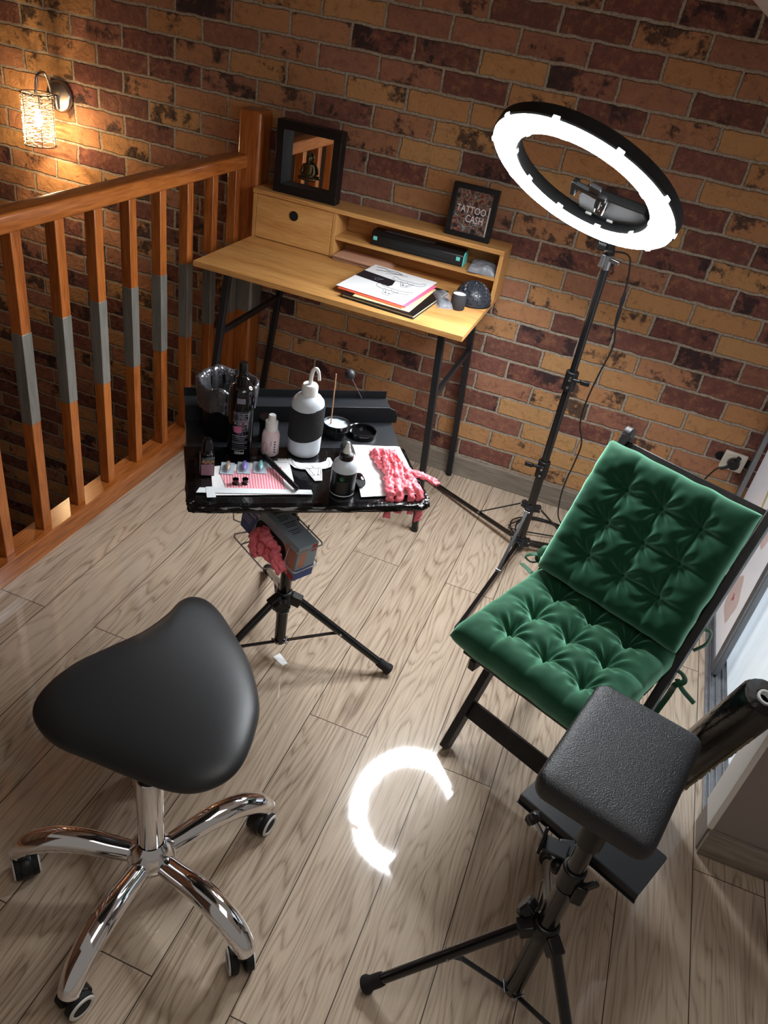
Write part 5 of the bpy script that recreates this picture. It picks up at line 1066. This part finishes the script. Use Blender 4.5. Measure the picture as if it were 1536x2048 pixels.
# dropper bottle
c = (-0.455, 1.372, Tz); db = thing('dropper_bottle', 'milky squeeze bottle with black label and pointed nozzle at the tray front', 'bottle', c)
bottle(db, c, [('body', [(0, 0), (0.024, 0), (0.0275, 0.003), (0.0275, 0.066), (0.025, 0.076), (0.018, 0.084), (0.013, 0.087)], CLEARISH, None), ('cap', [(0.0128, 0.083), (0.0155, 0.084), (0.0160, 0.097), (0.013, 0.100), (0.009, 0.101)], BLKPL, 'black cap'), ('nozzle', [(0.0092, 0.100), (0.0085, 0.106), (0.006, 0.112), (0.0055, 0.116), (0.0028, 0.126), (0, 0.127)], WHITE, 'pointed white nozzle')])
a = cam_a(c); bm = B(); curved(bm, c, 0.0278, a - 1.25, a + 1.35, 0.006, 0.060, 30); ob('black_label', bm, plain('black_label', (18, 18, 22), 0.3, bump=0.1), db)
bm = B(); lathe(bm, [(0.0035, 0), (0.0045, 0.0003)], seg=8, T=frame_mat((c[0] + 0.028 * math.cos(a - 0.1), c[1] + 0.028 * math.sin(a - 0.1), c[2] + 0.048), (math.cos(a - 0.1), math.sin(a - 0.1), 0))); join(bm, wrap_text('S', 0.007, c, 0.0281, 0.048, off=-0.1)); ob('green_mark', bm, plain('green_print', (50, 170, 130), 0.4), db, smooth=False)
bm = B()
for k in range(8): curved(bm, c, 0.0281, a - 0.5, a + (0.5 if k % 2 else 0.35), 0.011 + 0.0038 * k, 0.0122 + 0.0038 * k)
ob('fine_print', bm, plain('dim_print', (96, 92, 86), 0.5), db, smooth=False)
# tattoo machine (grip + body)
tm = thing('tattoo_pen_machine', 'white and black tattoo pen machine lying behind the dropper bottle', 'tattoo machine', (-0.48, 1.49, Tz))
ma, mb = Vector((-0.520, 1.545, Tz + 0.0155)), Vector((-0.424, 1.402, Tz + 0.0145)); dv = (mb - ma).normalized(); LN = (mb - ma).length
bm = B(); lathe(bm, [(0, 0), (0.010, 0.001), (0.0145, 0.010), (0.0155, 0.030), (0.0145, 0.055), (0.0125, 0.060)], seg=28, T=frame_mat(ma, dv)); ob('grip', bm, BAND, tm, label='black bandage wrapped grip')
bm = B(); lathe(bm, [(0.0125, 0.060), (0.0128, LN - 0.026), (0.0125, LN - 0.024)], seg=28, T=frame_mat(ma, dv)); ob('body', bm, WHITE, tm)
bm = B(); lathe(bm, [(0.0128, LN - 0.026), (0.0138, LN - 0.024), (0.0138, LN - 0.004), (0.012, LN), (0, LN)], seg=28, T=frame_mat(ma, dv)); ob('end_knob', bm, GLB, tm)
# paper towel and glove
quad_sheet('paper_towel', [(-0.408, 1.372), (-0.292, 1.462), (-0.409, 1.632), (-0.516, 1.570)], Tz + 0.0005, TISSUE, 'folded white paper towel on the right end of the tray', 'paper towel', amp=0.003, th=0.0012)
gl = B()
TG = Matrix(((0.55, 0.80, 0, -0.405), (-0.80, 0.55, 0, 1.535), (0, 0, 1, Tz + 0.006), (0, 0, 0, 1)))   # local x runs to the front edge of the tray
def gp(x, y, z): return TG @ Vector((x, y, z))
# folded palms: lumpy sheets
for (x0, x1, y0, y1, zz, sd) in ((-0.055, 0.07, -0.035, 0.032, 0.004, 1), (-0.03, 0.10, -0.028, 0.040, 0.014, 5)):
    nn_ = 26; g1, g2 = [], []
    for i in range(nn_ + 1):
        r1, r2 = [], []
        for j in range(nn_ + 1):
            u, v = i / nn_, j / nn_; e = (1 - abs(2 * u - 1) ** 4) * (1 - abs(2 * v - 1) ** 4)
            w_ = 0.75 + 0.25 * math.sin(u * 3 + sd)
            x = x0 + (x1 - x0) * u; y = (y0 + (y1 - y0) * v) * w_
            fold = 0.007 * noise.noise((u * 6 + sd, v * 8, sd)) + 0.005 * noise.noise((u * 3, v * 16 + u * 6, sd + 3))
            r1.append(gl.verts.new(gp(x, y, zz + (0.009 + fold) * e ** 0.4))); r2.append(gl.verts.new(gp(x, y, zz - 0.002)))
        g1.append(r1); g2.append(r2)
    for i in range(nn_):
        for j in range(nn_):
            gl.faces.new((g1[i][j], g1[i + 1][j], g1[i + 1][j + 1], g1[i][j + 1])); gl.faces.new((g2[i][j], g2[i][j + 1], g2[i + 1][j + 1], g2[i + 1][j]))
    for i in range(nn_):
        gl.faces.new((g1[i][0], g2[i][0], g2[i + 1][0], g1[i + 1][0])); gl.faces.new((g1[i][nn_], g1[i + 1][nn_], g2[i + 1][nn_], g2[i][nn_])); gl.faces.new((g1[0][i], g1[0][i + 1], g2[0][i + 1], g2[0][i])); gl.faces.new((g1[nn_][i], g2[nn_][i], g2[nn_][i + 1], g1[nn_][i + 1]))
for (pts, r) in (([(0.08, -0.020, 0.012), (0.115, -0.026, 0.012), (0.140, -0.030, 0.004), (0.150, -0.033, -0.022), (0.153, -0.036, -0.048)], 0.011),
                 ([(0.08, -0.004, 0.014), (0.118, -0.006, 0.013), (0.142, -0.008, 0.004), (0.152, -0.012, -0.020), (0.155, -0.013, -0.036)], 0.011),
                 ([(0.085, 0.012, 0.014), (0.120, 0.016, 0.014), (0.143, 0.018, 0.004), (0.152, 0.018, -0.020), (0.154, 0.020, -0.036)], 0.010),
                 ([(0.085, 0.026, 0.014), (0.115, 0.034, 0.013), (0.136, 0.040, 0.004), (0.147, 0.042, -0.026), (0.150, 0.044, -0.062)], 0.011),
                 ([(0.05, 0.036, 0.010), (0.066, 0.060, 0.010), (0.086, 0.080, 0.010), (0.106, 0.094, 0.009)], 0.011)):
    P = catmull(pts, 5); m_ = len(P); tube(gl, [TG @ q for q in P], [r * (1.05 - 0.3 * (i / m_)) for i in range(m_)], 14, flat=0.5)
bmesh.ops.subdivide_edges(gl, edges=gl.edges[:], cuts=1, use_grid_fill=True); wrinkle(gl, 0.0050, 90, 6); wrinkle(gl, 0.0018, 240, 2)
tag(ob('coral_glove', gl, NITRILE, ang=180), 'coral nitrile glove lying on the paper towel with fingers hanging over the tray edge', 'glove')
bm = B(); prism(bm, [(-0.609, 1.446), (-0.570, 1.428), (-0.562, 1.444), (-0.598, 1.468)], 0.0006, 0.0011); tag(ob('paper_scrap', bm, PAPER, smooth=False), 'small white paper scrap on the floor below the tray stand', 'paper scrap')

# ------------------------------------------------------------------ arm rest on tripod
AX, AY = 0.21, 0.84
ar = thing('arm_rest_stand', 'black tripod arm rest with square leatherette pad in the right foreground', 'arm rest', (AX, AY, 0))
TA = Matrix.Translation((0.221, 0.927, 0)) @ Matrix.Rotation(-0.26, 4, 'Z')
bm = B(); pw, pdp, r0 = 0.096, 0.134, 0.022
lv = [(-0.052, 0.012), (-0.046, 0.004), (-0.034, 0.0), (-0.014, 0.0), (-0.006, 0.002), (-0.001, 0.008), (0.001, 0.020), (0.002, 0.040)]
rgs = []
for z, ins in lv: rgs.append([bm.verts.new(TA @ Vector((x, y, 0.660 + z))) for x, y in rpoly(-pw + ins, -pdp + ins, pw - ins, pdp - ins, max(0.006, r0 - ins * 0.4), 6)])
for A_, B_ in zip(rgs, rgs[1:]):
    for k in range(len(A_)): bm.faces.new((A_[k], A_[(k + 1) % len(A_)], B_[(k + 1) % len(A_)], B_[k]))
bm.faces.new(list(reversed(rgs[0]))); bm.faces.new(rgs[-1]); ob('pad', bm, LEATHER, ar, ang=50, sub=1)
bm = B(); box(bm, (-0.06, -0.09, 0.598), (0.06, 0.07, 0.6075), TA); ob('pad_plate', bm, BLKMET, ar, bevel=0.001)
tripod(ar, (AX, AY, 0), 0.275, [(-0.055, 0.745), (0.228, 1.168), (0.40, 0.62)], 0.60, 0.0155, 0.0175, 0.0175, (-0.8, 0.3, 0.35), pole_low=0.05)
bm = B(); cyl(bm, (AX, AY, 0.42), (AX, AY, 0.47), 0.0205, 24); box(bm, (AX + 0.010, AY - 0.022, 0.405), (AX + 0.030, AY - 0.004, 0.45)); bar(bm, (AX + 0.022, AY - 0.014, 0.445), (AX + 0.040, AY - 0.006, 0.462), 0.008, 0.016); ob('height_clamp', bm, BLKPL, ar, bevel=0.003)
bm = B(); cyl(bm, (AX, AY, 0.54), (AX, AY, 0.60), 0.021, 24); ob('top_socket', bm, BLKPL, ar)
# side shelf with clamp
sh = thing('clamp_shelf', 'small black metal shelf clamped to the arm rest pole', 'shelf', (0.23, 0.93, 0.43))
ZS = 0.43; L1, B1, R1 = Vector((0.101, 0.970, ZS)), Vector((0.324, 0.866, ZS)), Vector((0.379, 0.955, ZS)); L2 = L1 + (R1 - B1)
ux = (B1 - L1).normalized(); uy = Vector((-ux.y, ux.x, 0)); lw = (B1 - L1).length; dw = (R1 - B1).length
TSH = Matrix(((ux.x, uy.x, 0, L1.x), (ux.y, uy.y, 0, L1.y), (0, 0, 1, ZS), (0, 0, 0, 1)))
bm = B(); prism(bm, [(0, 0), (lw, 0)] + [(lw - 0.006 + 0.006 * math.cos(t), dw - 0.006 + 0.006 * math.sin(t)) for t in (0, 0.5, 1.0, 1.57)] + [(0, dw)], -0.002, 0, TSH); box(bm, (0, -0.002, -0.018), (lw, 0, -0.0002), TSH); box(bm, (-0.001, -0.006, -0.0195), (lw + 0.001, 0, -0.018), TSH); ob('shelf_plate', bm, BLKMET, sh, bevel=0.0008)
bm = B(); bar(bm, (0.212, 0.862, 0.425), (0.195, 0.915, 0.425), 0.03, 0.014); bar(bm, (0.150, 0.885, 0.44), (0.200, 0.880, 0.44), 0.034, 0.006); bar(bm, (0.152, 0.868, 0.425), (0.156, 0.905, 0.455), 0.006, 0.045); sphere(bm, (0.190, 0.868, 0.415), 0.014); ob('clamp_jaw', bm, BLKPL, sh, bevel=0.003)
bm = B(); cyl(bm, (0.188, 0.872, 0.420), (0.136, 0.905, 0.452), 0.004, 14); ob('clamp_screw', bm, SATIN, sh)
bm = B(); kd = (Vector((0.136, 0.905, 0.452)) - Vector((0.188, 0.872, 0.420))).normalized(); lathe(bm, [(0, 0), (0.012, 0.001), (0.0135, 0.004), (0.0135, 0.014), (0.010, 0.018), (0, 0.018)], seg=36, T=frame_mat(Vector((0.136, 0.905, 0.452)), kd), fn=lambda r, h, a: (r * (1 + (0.12 * math.cos(6 * a) if r > 0.011 else 0)), h)); ob('clamp_knob', bm, BLKPL, sh)
# film-wrapped roll leaning at the wall end
ro = thing('wrapped_roll', 'roll wrapped in shiny black film leaning against the wall end beside the wardrobe', 'roll', (0.43, 1.45, 0))
ra, rb_ = Vector((0.430, 1.450, 0.030)), Vector((0.500, 1.318, 0.552)); dv = (rb_ - ra).normalized(); LN = (rb_ - ra).length
bm = B(); lathe(bm, [(0.0, 0.0), (0.044, 0.0), (0.047, 0.004), (0.047, LN - 0.015), (0.042, LN - 0.002), (0.020, LN), (0.017, LN - 0.004)], seg=56, T=frame_mat(ra, dv), fn=lambda r, h, a: (r + (0.0016 * noise.noise((math.cos(a) * 5, math.sin(a) * 5, h * 9)) if r > 0.03 else 0), h)); ob('film_roll', bm, FILMBLK, ro)
bm = B(); lathe(bm, [(0.0125, LN - 0.012), (0.0125, LN + 0.002), (0.0168, LN + 0.002), (0.0168, LN - 0.012)], seg=28, T=frame_mat(ra, dv)); ob('core', bm, WHITE, ro, label='white cardboard core')
bm = B(); sd = dv.cross(Vector((0, 0, 1))).normalized(); rnd = random.Random(3)
low = (Vector((0, 0, -1)) - dv * Vector((0, 0, -1)).dot(dv)).normalized()
prev = None
for k in range(40):
    f = 0.25 + 0.6 * k / 39; base = ra + dv * LN * f + low * 0.0455; tip = base + low * (0.002 + 0.008 * rnd.random()) + dv * rnd.uniform(-.003, .003)
    a_, b2_ = bm.verts.new(base - low * 0.002), bm.verts.new(tip)
    if prev: bm.faces.new((prev[0], a_, b2_, prev[1]))
    prev = (a_, b2_)
r = bmesh.ops.solidify(bm, geom=bm.faces[:], thickness=0.0012); ob('torn_edge', bm, plain('torn_foam', (178, 168, 142), 0.8), ro, label='ragged torn edge')
